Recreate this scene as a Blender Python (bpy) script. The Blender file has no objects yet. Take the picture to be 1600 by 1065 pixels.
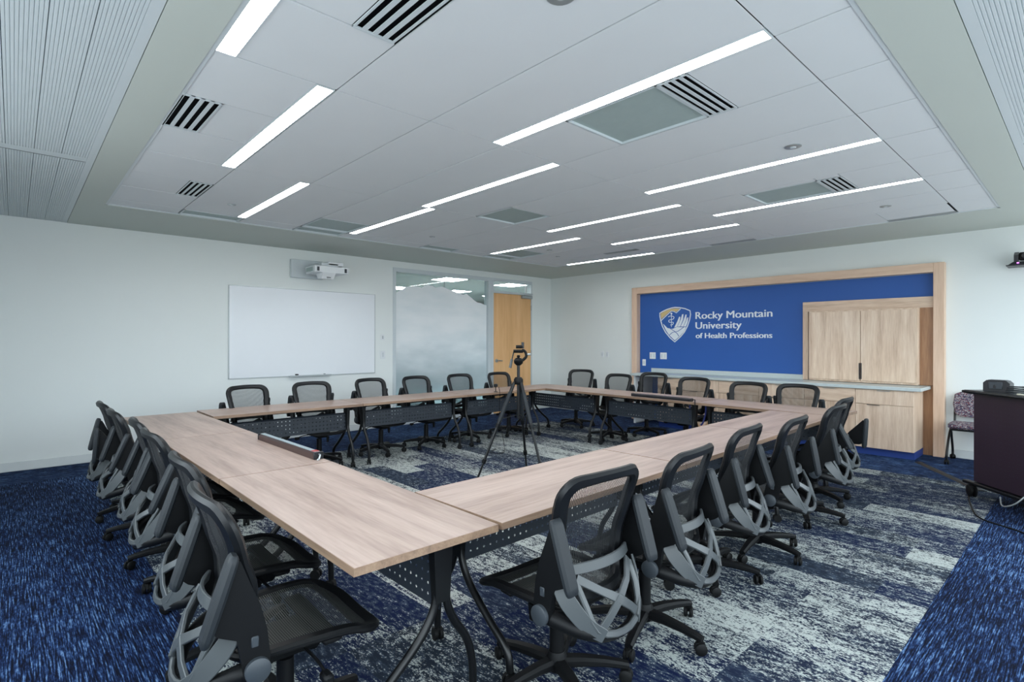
import bpy, bmesh, math, random
from mathutils import Vector, Matrix
random.seed(7)
R = math.radians
scn = bpy.context.scene
COL = scn.collection

# ------------------------------------------------------------------ camera, world, exposure
CAM_H = 1.45
yaw, pitch, roll = R(47.241), R(0.015), R(0.0946)
fw = Vector((math.cos(yaw) * math.cos(pitch), math.sin(yaw) * math.cos(pitch), math.sin(pitch)))
rt = Vector((math.sin(yaw), -math.cos(yaw), 0)); up = rt.cross(fw)
r2 = rt * math.cos(roll) + up * math.sin(roll); u2 = r2.cross(fw)
cd = bpy.data.cameras.new('camera'); cam = bpy.data.objects.new('camera', cd); COL.objects.link(cam)
cd.sensor_width = 36.0; cd.lens = 842.2 / 1600 * 36; cd.clip_start = 0.02; cd.clip_end = 100
cam.matrix_world = Matrix(((r2.x, u2.x, -fw.x, 0), (r2.y, u2.y, -fw.y, 0), (r2.z, u2.z, -fw.z, CAM_H), (0, 0, 0, 1)))
scn.camera = cam
SKY_STRENGTH = 4.4
LAMP_STRENGTH = 25.0
w = bpy.data.worlds.new('sky'); scn.world = w; w.use_nodes = True
bg = w.node_tree.nodes['Background']; bg.inputs[0].default_value = (0.80, 0.92, 1.0, 1); bg.inputs[1].default_value = SKY_STRENGTH
_nt = w.node_tree                                          # pale overcast sky above darker ground outside
_g = _nt.nodes.new('ShaderNodeTexCoord'); _s = _nt.nodes.new('ShaderNodeSeparateXYZ'); _r = _nt.nodes.new('ShaderNodeValToRGB')
_nt.links.new(_g.outputs['Generated'], _s.inputs[0]); _nt.links.new(_s.outputs['Z'], _r.inputs[0]); _nt.links.new(_r.outputs[0], bg.inputs[0])
_r.color_ramp.elements[0].position = 0.0; _r.color_ramp.elements[0].color = (0.40, 0.44, 0.46, 1)
_r.color_ramp.elements[1].position = 0.06; _r.color_ramp.elements[1].color = (0.80, 0.92, 1.0, 1)
scn.view_settings.view_transform = 'Standard'; scn.view_settings.look = 'None'
scn.view_settings.gamma = 1.0; scn.view_settings.exposure = 0.33; scn.view_settings.use_curve_mapping = False
scn.cycles.transparent_max_bounces = 20; scn.cycles.max_bounces = 8; scn.cycles.use_denoising = True
scn.cycles.diffuse_bounces = 5; scn.cycles.glossy_bounces = 3

def portal(name, loc, rot, sx, sy):
    l = bpy.data.lights.new(name, 'AREA'); l.shape = 'RECTANGLE'; l.size = sx; l.size_y = sy
    l.cycles.is_portal = True
    o = bpy.data.objects.new(name, l); COL.objects.link(o); o.location = loc; o.rotation_euler = rot
portal('window_portal', (3.85, -1.0, 1.5), (R(90), 0, 0), 9.5, 2.4)
portal('window_portal', (-1.0, 2.05, 1.75), (R(90), 0, R(-90)), 6.0, 1.9)

# ------------------------------------------------------------------ materials
def srgb(r, g, b):
    f = lambda c: ((c / 255 + 0.055) / 1.055) ** 2.4 if c > 10 else c / 255 / 12.92
    return (f(r), f(g), f(b), 1)
def newmat(name):
    m = bpy.data.materials.new(name); m.use_nodes = True
    nt = m.node_tree; b = nt.nodes['Principled BSDF']
    return m, nt, b
def N(nt, t, **kw):
    n = nt.nodes.new(t)
    for k, v in kw.items(): setattr(n, k, v)
    return n
def mathn(nt, op, a, b=None):
    n = N(nt, 'ShaderNodeMath', operation=op)
    for i, v in enumerate((a, b)):
        if v is None: continue
        if isinstance(v, (int, float)): n.inputs[i].default_value = v
        else: nt.links.new(v, n.inputs[i])
    return n.outputs[0]
def mapping(nt, vec, scale=(1, 1, 1), loc=None):
    m = N(nt, 'ShaderNodeMapping'); nt.links.new(vec, m.inputs['Vector']); m.inputs['Scale'].default_value = scale
    if loc is not None: m.inputs['Location'].default_value = loc
    return m.outputs[0]
def noise(nt, vec, detail=2.0, rough=0.5, scale=1.0):
    n = N(nt, 'ShaderNodeTexNoise'); nt.links.new(vec, n.inputs['Vector'])
    n.inputs['Scale'].default_value = scale; n.inputs['Detail'].default_value = detail; n.inputs['Roughness'].default_value = rough
    return n.outputs['Fac']
def ramp(nt, fac, stops, interp='LINEAR'):
    r = N(nt, 'ShaderNodeValToRGB'); nt.links.new(fac, r.inputs[0]); cr = r.color_ramp; cr.interpolation = interp
    while len(cr.elements) < len(stops): cr.elements.new(0.5)
    for e, (p, c) in zip(cr.elements, stops): e.position = p; e.color = c
    return r.outputs[0]
def mixc(nt, fac, a, b):
    m = N(nt, 'ShaderNodeMix', data_type='RGBA')
    for s, v in ((0, fac), (6, a), (7, b)):
        if isinstance(v, (int, float)): m.inputs[s].default_value = v
        elif isinstance(v, tuple): m.inputs[s].default_value = v
        else: nt.links.new(v, m.inputs[s])
    return m.outputs[2]
def bumpn(nt, b, h, strength=0.2, dist=0.01):
    n = N(nt, 'ShaderNodeBump'); n.inputs['Strength'].default_value = strength; n.inputs['Distance'].default_value = dist
    nt.links.new(h, n.inputs['Height']); nt.links.new(n.outputs[0], b.inputs['Normal'])
def tc(nt, which='Object'): return N(nt, 'ShaderNodeTexCoord').outputs[which]
MATS = {}
def plain(name, col, rough=0.5, metal=0.0, spec=0.5, var=0.0, nscale=8.0, bump=0.0):
    m, nt, b = newmat(name)
    b.inputs['Roughness'].default_value = rough; b.inputs['Metallic'].default_value = metal
    b.inputs['Specular IOR Level'].default_value = spec
    f = noise(nt, mapping(nt, tc(nt), (nscale,) * 3), 3)
    lo = tuple(c * (1 - var) for c in col[:3]) + (1,); hi = tuple(min(1, c * (1 + var)) for c in col[:3]) + (1,)
    nt.links.new(mixc(nt, f, lo, hi), b.inputs['Base Color'])
    if bump: bumpn(nt, b, noise(nt, mapping(nt, tc(nt), (nscale * 20,) * 3), 2), bump, 0.002)
    MATS[name] = m
    return m
M_wall = plain('wall_paint', srgb(231, 236, 234), 0.7, var=0.02, nscale=1.5, bump=0.05)
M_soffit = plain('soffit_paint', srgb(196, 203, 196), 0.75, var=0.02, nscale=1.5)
M_base = plain('baseboard_vinyl', srgb(214, 220, 220), 0.5, var=0.02)
M_tile = plain('ceiling_tile', srgb(222, 226, 228), 0.85, var=0.02, nscale=3, bump=0.08)
M_deck = plain('ceiling_void', srgb(40, 43, 45), 0.9)
M_metalw = plain('white_metal', srgb(205, 213, 216), 0.45, var=0.02)
M_return = plain('return_panel', srgb(166, 182, 180), 0.6, var=0.05, nscale=20)
M_slot = plain('vent_slot', srgb(8, 9, 12), 0.8, spec=0.1)
M_black = plain('black_plastic', srgb(11, 12, 14), 0.5, spec=0.22, var=0.15, nscale=6)
M_pad = plain('black_pad', srgb(34, 38, 42), 0.5, spec=0.3, var=0.1, nscale=10)
M_frame = plain('satin_black_frame', srgb(13, 15, 18), 0.38, spec=0.32, var=0.1)
M_grey = plain('grey_plastic', srgb(70, 74, 76), 0.36, var=0.06, nscale=10)
M_disc = plain('disc_grey', srgb(52, 58, 64), 0.5, var=0.05)
M_tube = plain('black_steel', srgb(11, 12, 14), 0.34, var=0.1, spec=0.4)
M_chrome = plain('satin_steel', srgb(170, 176, 178), 0.3, metal=0.9)
M_white = plain('white_plastic', srgb(226, 230, 232), 0.4, var=0.02)
M_board = plain('whiteboard_enamel', srgb(232, 236, 240), 0.22, var=0.01)
M_alu = plain('aluminium', srgb(176, 182, 184), 0.38, metal=0.6)
M_blue = plain('blue_paint', srgb(36, 88, 164), 0.55, var=0.04, nscale=2)
M_toe = plain('blue_toe_kick', srgb(32, 60, 130), 0.5, var=0.04)
M_stone = plain('counter_stone', srgb(190, 200, 200), 0.3, var=0.05, nscale=25)
M_letter = plain('white_letter', srgb(228, 234, 238), 0.5)
M_gold = plain('gold_letter', srgb(204, 180, 124), 0.5)
M_dev = plain('device_black', srgb(24, 25, 30), 0.35, var=0.1)
M_maroon = plain('dark_mahogany', srgb(46, 32, 44), 0.4, var=0.25, nscale=3)
M_gum = plain('rubber_black', srgb(10, 11, 12), 0.6, spec=0.25)
M_cream = plain('cream_plastic', srgb(214, 212, 196), 0.5)
M_red = plain('red_label', srgb(170, 60, 60), 0.5)
M_cableblue = plain('blue_cable', srgb(52, 62, 130), 0.5)
M_orange = plain('tan_cable', srgb(206, 160, 120), 0.5)
M_stripb = plain('brown_strip', srgb(64, 46, 44), 0.35, var=0.1)
M_stript = plain('silver_strip', srgb(150, 166, 172), 0.35, metal=0.3)
M_office = plain('office_paint', srgb(172, 178, 178), 0.8)

def wood(name, c_lo, c_mid, c_hi, axis='X', rough=0.4, s=1.0, world=False):
    m, nt, b = newmat(name)
    oi = N(nt, 'ShaderNodeObjectInfo').outputs['Random']
    v = N(nt, 'ShaderNodeVectorMath', operation='ADD'); nt.links.new(tc(nt), v.inputs[0])
    sc = mathn(nt, 'MULTIPLY', oi, 37.0); cx = N(nt, 'ShaderNodeCombineXYZ')
    for i in range(3): nt.links.new(sc, cx.inputs[i])
    nt.links.new(cx.outputs[0], v.inputs[1])
    scale = {'X': (0.9, 11, 11), 'Y': (11, 0.9, 11), 'Z': (11, 11, 0.9)}[axis]
    p = mapping(nt, v.outputs[0], tuple(k * s for k in scale))
    f1 = noise(nt, p, 4, 0.6)
    p2 = mapping(nt, v.outputs[0], tuple(k * 6 * s for k in scale))
    f2 = noise(nt, p2, 2, 0.5)
    f = mathn(nt, 'ADD', mathn(nt, 'MULTIPLY', f1, 0.72), mathn(nt, 'MULTIPLY', f2, 0.28))
    nt.links.new(ramp(nt, f, [(0.32, c_lo), (0.5, c_mid), (0.68, c_hi)]), b.inputs['Base Color'])
    b.inputs['Roughness'].default_value = rough
    MATS[name] = m
    return m
M_top = wood('table_laminate', srgb(138, 117, 107), srgb(165, 144, 133), srgb(182, 162, 151), 'X', 0.40)
M_edge = wood('edge_banding', srgb(112, 90, 74), srgb(138, 112, 92), srgb(156, 130, 106), 'X', 0.5, 2.0)  # tan banding, its brown deepened to carry shade on the outer edges
M_cabv = wood('cabinet_wood', srgb(190, 160, 136), srgb(216, 190, 166), srgb(232, 211, 190), 'Z', 0.45, 1.3)
M_cabh = wood('cabinet_wood_h', srgb(190, 160, 136), srgb(216, 190, 166), srgb(232, 211, 190), 'Y', 0.45, 1.3)
M_trimw = wood('maple_trim', srgb(206, 172, 144), srgb(222, 190, 164), srgb(230, 202, 178), 'Z', 0.4)
M_trimwh = wood('maple_trim_h', srgb(206, 172, 144), srgb(222, 190, 164), srgb(230, 202, 178), 'Y', 0.4)
M_shadewood = wood('shaded_wood', srgb(132, 94, 66), srgb(160, 118, 84), srgb(180, 138, 100), 'Z', 0.45)  # wood of the recessed right strip, its shadow put into the colour
M_door = wood('door_veneer', srgb(218, 166, 110), srgb(232, 182, 126), srgb(240, 194, 140), 'Z', 0.4, 0.5)

def mesh_fabric(name, axis, pitch, duty=0.55, col=srgb(30, 32, 34)):
    m, nt, b = newmat(name)
    b.inputs['Base Color'].default_value = col; b.inputs['Roughness'].default_value = 0.6
    sp = N(nt, 'ShaderNodeSeparateXYZ'); nt.links.new(tc(nt), sp.inputs[0])
    f = mathn(nt, 'FRACT', mathn(nt, 'MULTIPLY', sp.outputs[axis], 1.0 / pitch))
    a = mathn(nt, 'LESS_THAN', f, duty)
    nt.links.new(a, b.inputs['Alpha'])
    MATS[name] = m
    return m
M_meshb = mesh_fabric('back_mesh', 'Y', 0.0075, 0.52)
M_meshs = mesh_fabric('seat_mesh', 'X', 0.0075, 0.62, srgb(52, 54, 52))

def perforated(name, col, ax, pitch, rad, zlo, zhi):
    m, nt, b = newmat(name)
    b.inputs['Base Color'].default_value = col; b.inputs['Roughness'].default_value = 0.35; b.inputs['Specular IOR Level'].default_value = 0.6
    sp = N(nt, 'ShaderNodeSeparateXYZ'); nt.links.new(tc(nt), sp.inputs[0])
    u = mathn(nt, 'SUBTRACT', mathn(nt, 'FRACT', mathn(nt, 'MULTIPLY', sp.outputs[ax], 1 / pitch)), 0.5)
    z = mathn(nt, 'SUBTRACT', mathn(nt, 'FRACT', mathn(nt, 'MULTIPLY', sp.outputs['Z'], 1 / pitch)), 0.5)
    d = mathn(nt, 'SQRT', mathn(nt, 'ADD', mathn(nt, 'POWER', u, 2.0), mathn(nt, 'POWER', z, 2.0)))
    a = mathn(nt, 'GREATER_THAN', d, rad / pitch)
    out = mathn(nt, 'MAXIMUM', a, mathn(nt, 'MAXIMUM', mathn(nt, 'GREATER_THAN', sp.outputs['Z'], zhi), mathn(nt, 'LESS_THAN', sp.outputs['Z'], zlo)))
    nt.links.new(out, b.inputs['Alpha'])
    MATS[name] = m
    return m
M_perf = perforated('perforated_steel', srgb(44, 50, 58), 'X', 0.042, 0.0055, -0.085, 0.085)

def carpet_center():
    m, nt, b = newmat('carpet_distressed'); b.inputs['Roughness'].default_value = 0.95; b.inputs['Specular IOR Level'].default_value = 0.1
    rnd = N(nt, 'ShaderNodeObjectInfo').outputs['Random']
    cx = N(nt, 'ShaderNodeCombineXYZ')
    nt.links.new(mathn(nt, 'MULTIPLY', rnd, 61.0), cx.inputs[0]); nt.links.new(mathn(nt, 'MULTIPLY', rnd, 143.0), cx.inputs[1])
    v = N(nt, 'ShaderNodeVectorMath', operation='ADD'); nt.links.new(tc(nt), v.inputs[0]); nt.links.new(cx.outputs[0], v.inputs[1])
    P = v.outputs[0]
    n1 = noise(nt, mapping(nt, P, (6, 1.5, 1)), 2, 0.5)
    n2 = noise(nt, mapping(nt, P, (44, 15, 1)), 4, 0.7)
    n3 = noise(nt, mapping(nt, P, (150, 75, 1)), 2, 0.6)
    r2_ = mathn(nt, 'FRACT', mathn(nt, 'MULTIPLY', rnd, 17.31))
    s = mathn(nt, 'ADD', mathn(nt, 'MULTIPLY', n1, 0.42), mathn(nt, 'MULTIPLY', n2, 0.9))
    s = mathn(nt, 'ADD', s, mathn(nt, 'MULTIPLY', n3, 0.8))
    s = mathn(nt, 'ADD', s, mathn(nt, 'MULTIPLY', r2_, 0.24))
    f = mathn(nt, 'SUBTRACT', s, 0.74)
    dark = mixc(nt, mathn(nt, 'FRACT', mathn(nt, 'MULTIPLY', rnd, 5.77)), srgb(16, 26, 58), srgb(38, 45, 52))
    d2 = mixc(nt, ramp(nt, n2, [(0.45, (0, 0, 0, 1)), (0.6, (1, 1, 1, 1))]), dark, srgb(58, 70, 86))
    lite = mixc(nt, n3, srgb(138, 147, 148), srgb(184, 188, 182))
    t = ramp(nt, f, [(0.46, (0, 0, 0, 1)), (0.54, (1, 1, 1, 1))])
    nt.links.new(mixc(nt, t, d2, lite), b.inputs['Base Color'])
    bumpn(nt, b, n3, 0.3, 0.003)
    MATS['carpet_c'] = m; return m
def carpet_border():
    m, nt, b = newmat('carpet_streaked'); b.inputs['Roughness'].default_value = 0.95; b.inputs['Specular IOR Level'].default_value = 0.1
    P = tc(nt)
    n1 = noise(nt, mapping(nt, P, (165, 6, 1)), 1, 0.5)
    n2 = noise(nt, mapping(nt, P, (170, 26, 1)), 2, 0.6)
    n3 = noise(nt, mapping(nt, P, (1.2, 0.8, 1)), 2, 0.5)
    f = mathn(nt, 'ADD', mathn(nt, 'MULTIPLY', n1, 0.6), mathn(nt, 'MULTIPLY', n2, 0.4))
    f = mathn(nt, 'ADD', f, mathn(nt, 'MULTIPLY', mathn(nt, 'SUBTRACT', n3, 0.5), 0.16))
    c = ramp(nt, f, [(0.41, srgb(8, 13, 28)), (0.50, srgb(18, 31, 62)), (0.57, srgb(42, 66, 106)), (0.66, srgb(98, 128, 166))])
    nt.links.new(c, b.inputs['Base Color']); bumpn(nt, b, f, 0.35, 0.003)
    MATS['carpet_b'] = m; return m
M_cc = carpet_center(); M_cb = carpet_border()

def glass_mat():
    m = bpy.data.materials.new('clear_glass'); m.use_nodes = True; nt = m.node_tree; nt.nodes.clear()
    o = N(nt, 'ShaderNodeOutputMaterial'); t = N(nt, 'ShaderNodeBsdfTransparent'); g = N(nt, 'ShaderNodeBsdfGlossy')
    t.inputs[0].default_value = (0.93, 0.955, 0.955, 1); g.inputs['Roughness'].default_value = 0.02
    fr = N(nt, 'ShaderNodeFresnel'); mx = N(nt, 'ShaderNodeMixShader'); gb = N(nt, 'ShaderNodeNewGeometry').outputs['Backfacing']
    nt.links.new(mathn(nt, 'SUBTRACT', 1.5, mathn(nt, 'MULTIPLY', gb, 1.5 - 1 / 1.5)), fr.inputs[0])
    nt.links.new(fr.outputs[0], mx.inputs[0]); nt.links.new(t.outputs[0], mx.inputs[1]); nt.links.new(g.outputs[0], mx.inputs[2])
    nt.links.new(mx.outputs[0], o.inputs[0]); return m
M_glass = glass_mat()
def film_mat():
    m = bpy.data.materials.new('frosted_film'); m.use_nodes = True; nt = m.node_tree; nt.nodes.clear()
    o = N(nt, 'ShaderNodeOutputMaterial'); b = N(nt, 'ShaderNodeBsdfPrincipled'); tl = N(nt, 'ShaderNodeBsdfTranslucent')
    tp = N(nt, 'ShaderNodeBsdfTransparent'); tp.inputs[0].default_value = (0.55, 0.68, 0.72, 1)
    sp = N(nt, 'ShaderNodeSeparateXYZ'); nt.links.new(tc(nt), sp.inputs[0])
    nz = noise(nt, mapping(nt, tc(nt), (1.2, 1, 3.0)), 3)
    h = mathn(nt, 'ADD', sp.outputs['Z'], mathn(nt, 'MULTIPLY', mathn(nt, 'SUBTRACT', nz, 0.5), 0.5))
    op = ramp(nt, mathn(nt, 'MULTIPLY', h, 1 / 2.5), [(0.15, (0.30, 0.30, 0.30, 1)), (0.36, (0.50, 0.50, 0.50, 1)), (0.56, (0.92, 0.92, 0.92, 1)), (0.85, (1, 1, 1, 1))])
    col = ramp(nt, nz, [(0.35, srgb(238, 244, 246)), (0.65, srgb(250, 252, 253))])
    nt.links.new(col, b.inputs['Base Color']); nt.links.new(col, tl.inputs[0]); b.inputs['Roughness'].default_value = 0.35
    m1 = N(nt, 'ShaderNodeMixShader'); m1.inputs[0].default_value = 0.15
    nt.links.new(b.outputs[0], m1.inputs[1]); nt.links.new(tl.outputs[0], m1.inputs[2])
    m2 = N(nt, 'ShaderNodeMixShader'); nt.links.new(op, m2.inputs[0]); nt.links.new(tp.outputs[0], m2.inputs[1]); nt.links.new(m1.outputs[0], m2.inputs[2])
    nt.links.new(m2.outputs[0], o.inputs[0]); return m
M_film = film_mat()
def emit(name, col, s):
    m = bpy.data.materials.new(name); m.use_nodes = True; nt = m.node_tree; nt.nodes.clear()
    o = N(nt, 'ShaderNodeOutputMaterial'); e = N(nt, 'ShaderNodeEmission'); e.inputs[0].default_value = col; e.inputs[1].default_value = s
    nt.links.new(e.outputs[0], o.inputs[0]); return m
M_lamp = emit('lamp_diffuser', (0.96, 0.985, 1.0, 1), LAMP_STRENGTH)
M_lamp2 = emit('office_lamp_diffuser', (0.96, 0.98, 1.0, 1), 50.0)
M_led = emit('purple_led', (0.7, 0.2, 1.0, 1), 3.0)
def fabric_pattern():
    m, nt, b = newmat('patterned_fabric'); b.inputs['Roughness'].default_value = 0.9
    P = mapping(nt, tc(nt), (90, 90, 170))
    v = N(nt, 'ShaderNodeTexVoronoi'); nt.links.new(P, v.inputs['Vector']); v.inputs['Scale'].default_value = 1.0
    sp = N(nt, 'ShaderNodeSeparateXYZ'); nt.links.new(v.outputs['Color'], sp.inputs[0])
    c = ramp(nt, sp.outputs[0], [(0.0, srgb(60, 52, 70)), (0.3, srgb(110, 60, 70)), (0.5, srgb(150, 144, 146)), (0.72, srgb(80, 80, 104)), (0.9, srgb(176, 170, 168))], 'CONSTANT')
    nt.links.new(c, b.inputs['Base Color']); return m
M_fab = fabric_pattern()

# ------------------------------------------------------------------ mesh helpers
class MB:
    def __init__(s): s.v = []; s.f = []
    def add(s, v, f):
        k = len(s.v); s.v += [tuple(p) for p in v]; s.f += [tuple(i + k for i in q) for q in f]; return s
    def box(s, a, b):
        (x0, y0, z0), (x1, y1, z1) = a, b
        v = [(x0, y0, z0), (x1, y0, z0), (x1, y1, z0), (x0, y1, z0), (x0, y0, z1), (x1, y0, z1), (x1, y1, z1), (x0, y1, z1)]
        return s.add(v, [(0, 3, 2, 1), (4, 5, 6, 7), (0, 1, 5, 4), (1, 2, 6, 5), (2, 3, 7, 6), (3, 0, 4, 7)])
    def rbox(s, a, b, c=0.006):
        (x0, y0, z0), (x1, y1, z1) = a, b
        c = min(c, (x1 - x0) * 0.49, (y1 - y0) * 0.49, (z1 - z0) * 0.49)
        pts = []
        for x in (x0, x1):
            for y in (y0, y1):
                for z in (z0, z1):
                    dx, dy, dz = (c if x == x0 else -c), (c if y == y0 else -c), (c if z == z0 else -c)
                    pts += [(x, y + dy, z + dz), (x + dx, y, z + dz), (x + dx, y + dy, z)]
        return s.hull(pts)
    def hull(s, pts):
        bm = bmesh.new()
        for p in pts: bm.verts.new(p)
        bmesh.ops.convex_hull(bm, input=bm.verts)
        bm.verts.ensure_lookup_table()
        bmesh.ops.dissolve_limit(bm, angle_limit=0.01, verts=bm.verts, edges=bm.edges)
        bm.verts.index_update()
        s.add([v.co[:] for v in bm.verts], [[v.index for v in f.verts] for f in bm.faces]); bm.free(); return s
    def tube(s, path, rad, n=8, cap=True, closed=False):
        path = [Vector(p) for p in path]; m = len(path)
        rads = rad if isinstance(rad, (list, tuple)) else [rad] * m
        rings = []; prev = None
        for i, p in enumerate(path):
            if closed: t = (path[(i + 1) % m] - path[i - 1]).normalized()
            else: t = (path[min(i + 1, m - 1)] - path[max(i - 1, 0)]).normalized()
            if prev is None:
                a = Vector((0, 0, 1)) if abs(t.z) < 0.9 else Vector((1, 0, 0))
                nrm = (a - t * a.dot(t)).normalized()
            else: nrm = (prev - t * prev.dot(t)).normalized()
            prev = nrm; bn = t.cross(nrm)
            rings.append([p + (nrm * math.cos(2 * math.pi * k / n) + bn * math.sin(2 * math.pi * k / n)) * rads[i] for k in range(n)])
        v = [q for r in rings for q in r]; f = []
        for i in range(m if closed else m - 1):
            j = (i + 1) % m
            for k in range(n):
                l = (k + 1) % n; f.append((i * n + k, i * n + l, j * n + l, j * n + k))
        if cap and not closed: f += [tuple(range(n))[::-1], tuple(range((m - 1) * n, m * n))]
        return s.add(v, f)
    def cyl(s, p0, p1, r0, r1=None, n=16):
        return s.tube([p0, p1], [r0, r0 if r1 is None else r1], n)
    def lathe(s, prof, c=(0, 0, 0), n=20):
        v = []; f = []; m = len(prof)
        for r, z in prof:
            for k in range(n):
                a = 2 * math.pi * k / n; v.append((c[0] + r * math.cos(a), c[1] + r * math.sin(a), c[2] + z))
        for i in range(m - 1):
            for k in range(n):
                l = (k + 1) % n; f.append((i * n + k, i * n + l, (i + 1) * n + l, (i + 1) * n + k))
        f += [tuple(range(n))[::-1], tuple(range((m - 1) * n, m * n))]
        return s.add(v, f)
    def ribbon(s, path, widths, thick, nrm, closed=False, rc=0.3):
        """strip with a rounded-rectangle section; nrm(i) gives the outward face normal, width lies across"""
        path = [Vector(p) for p in path]; m = len(path)
        W = widths if isinstance(widths, (list, tuple)) else [widths] * m
        v = []; f = []; n = 8
        for i, p in enumerate(path):
            if closed: t = (path[(i + 1) % m] - path[i - 1]).normalized()
            else: t = (path[min(i + 1, m - 1)] - path[max(i - 1, 0)]).normalized()
            nn = Vector(nrm(i) if callable(nrm) else nrm); nn = (nn - t * nn.dot(t)).normalized(); b = t.cross(nn)
            hw, ht = W[i] / 2, (thick[i] if isinstance(thick, (list, tuple)) else thick) / 2
            c = min(hw, ht) * 2 * rc
            for a_, h_ in ((hw, ht - c), (hw - c, ht), (-hw + c, ht), (-hw, ht - c), (-hw, -ht + c), (-hw + c, -ht), (hw - c, -ht), (hw, -ht + c)):
                v.append(p + b * a_ + nn * h_)
        for i in range(m if closed else m - 1):
            j = (i + 1) % m
            for k in range(n):
                l = (k + 1) % n; f.append((i * n + k, i * n + l, j * n + l, j * n + k))
        if not closed: f += [tuple(range(n))[::-1], tuple(range((m - 1) * n, m * n))]
        return s.add(v, f)
    def prism(s, poly, a, b, axis='Y'):
        """extrude a 2D polygon between a and b along axis; poly gives the two other axes in order"""
        n = len(poly)
        def mk(p, t): return {'X': (t, p[0], p[1]), 'Y': (p[0], t, p[1]), 'Z': (p[0], p[1], t)}[axis]
        v = [mk(p, a) for p in poly] + [mk(p, b) for p in poly]
        f = [tuple(range(n))[::-1], tuple(range(n, 2 * n))] + [(i, (i + 1) % n, (i + 1) % n + n, i + n) for i in range(n)]
        return s.add(v, f)
    def grid(s, fn, nu, nv):
        v = [fn(i / nu, j / nv) for j in range(nv + 1) for i in range(nu + 1)]
        f = [(j * (nu + 1) + i, j * (nu + 1) + i + 1, (j + 1) * (nu + 1) + i + 1, (j + 1) * (nu + 1) + i) for j in range(nv) for i in range(nu)]
        return s.add(v, f)
    def mesh(s, name, mat, smooth=True, angle=40):
        me = bpy.data.meshes.new(name); me.from_pydata(s.v, [], s.f); 
        bm = bmesh.new(); bm.from_mesh(me); bmesh.ops.recalc_face_normals(bm, faces=bm.faces); bm.to_mesh(me); bm.free()
        me.materials.append(mat)
        if smooth:
            me.shade_smooth(); me.set_sharp_from_angle(angle=R(angle))
        return me
    def build(s, name, mat, parent=None, **kw):
        return link(name, s.mesh(name, mat, **kw), parent)
def link(name, me, parent=None, loc=None, rz=None):
    o = bpy.data.objects.new(name, me); COL.objects.link(o)
    if parent is not None: o.parent = parent
    if loc is not None: o.location = loc
    if rz is not None: o.rotation_euler = (0, 0, rz)
    return o
def tag(o, label, cat, group=None):
    o['label'] = label; o['category'] = cat
    if group: o['group'] = group
    return o
def struct(o): o['kind'] = 'structure'; return o
def empty(name, loc=(0, 0, 0), rz=0.0):
    o = bpy.data.objects.new(name, None); COL.objects.link(o); o.location = loc; o.rotation_euler = (0, 0, rz); o.empty_display_size = 0.1
    return o
def smoothpath(pts, n=6):
    pts = [Vector(p) for p in pts]; out = []
    for i in range(len(pts) - 1):
        p0 = pts[max(i - 1, 0)]; p1 = pts[i]; p2 = pts[i + 1]; p3 = pts[min(i + 2, len(pts) - 1)]
        for k in range(n):
            t = k / n
            out.append(0.5 * ((2 * p1) + (p2 - p0) * t + (2 * p0 - 5 * p1 + 4 * p2 - p3) * t * t + (3 * p1 - p0 - 3 * p2 + p3) * t ** 3))
    out.append(pts[-1]); return out

# ------------------------------------------------------------------ the room shell
YL, XR, ZC = 8.123, 8.665, 2.816
XN, YN = -1.0, -1.0                       # window walls behind the camera
CX0, CX1, CY0, CY1 = 0.65, 7.15, 0.615, 6.75   # distressed carpet field
floor = struct(MB().box((XN - 0.1, YN - 0.1, -0.12), (XR + 0.12, YL + 0.12, -0.012)).build('floor', M_gum, smooth=False))
# blue border carpet, four runs laid along their walls
def border(x0, y0, x1, y1, along):
    mb = MB()
    if along == 'Y':
        mb.box((x0, y0, -0.012), (x1, y1, 0.0)); o = mb.build('carpet_border', M_cb, floor, smooth=False)
    else:
        mb.box((y0, -x1, -0.012), (y1, -x0, 0.0)); o = mb.build('carpet_border', M_cb, floor, smooth=False); o.rotation_euler = (0, 0, R(90))
border(XN, YN, CX0, 7.4, 'Y')
border(XN, 7.4, XR, YL, 'X')
border(CX0, CY1, CX1, 7.4, 'X')
border(CX0, YN, XR, CY0, 'X')
border(CX1, CY0, XR, 7.4, 'Y')
# planks of the distressed field
pw, pl = 0.25, 1.0
nx = round((CX1 - CX0) / pw); pwx = (CX1 - CX0) / nx
plank_cache = {}
for i in range(nx):
    y = CY0 - random.choice([0.0, 0.25, 0.5, 0.75]) * pl
    while y < CY1 - 1e-4:
        a, b = max(y, CY0), min(y + pl, CY1)
        if b - a > 0.01:
            ln = round(b - a, 3)
            if ln not in plank_cache:
                plank_cache[ln] = MB().box((-pwx / 2, -ln / 2, -0.012), (pwx / 2, ln / 2, 0.0)).mesh('carpet_plank', M_cc, smooth=False)
            link('carpet_plank', plank_cache[ln], floor, (CX0 + (i + 0.5) * pwx, (a + b) / 2, random.uniform(-0.0008, 0.0008)))
        y += pl

# left-hand wall (whiteboard wall) with the glass and door opening
wl = MB()
GX0, GX1, GZ = 4.744, 8.08, 2.706
wl.box((XN - 0.12, YL, 0), (GX0, YL + 0.12, 3.1)); wl.box((GX1, YL, 0), (XR + 0.12, YL + 0.12, 3.1)); wl.box((GX0, YL, GZ), (GX1, YL + 0.12, 3.1))
struct(wl.build('wall_left', M_wall, smooth=False))
wall_r = struct(MB().box((XR, YN - 0.12, 0), (XR + 0.12, YL, 3.1)).build('wall_right', M_wall, smooth=False))
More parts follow.
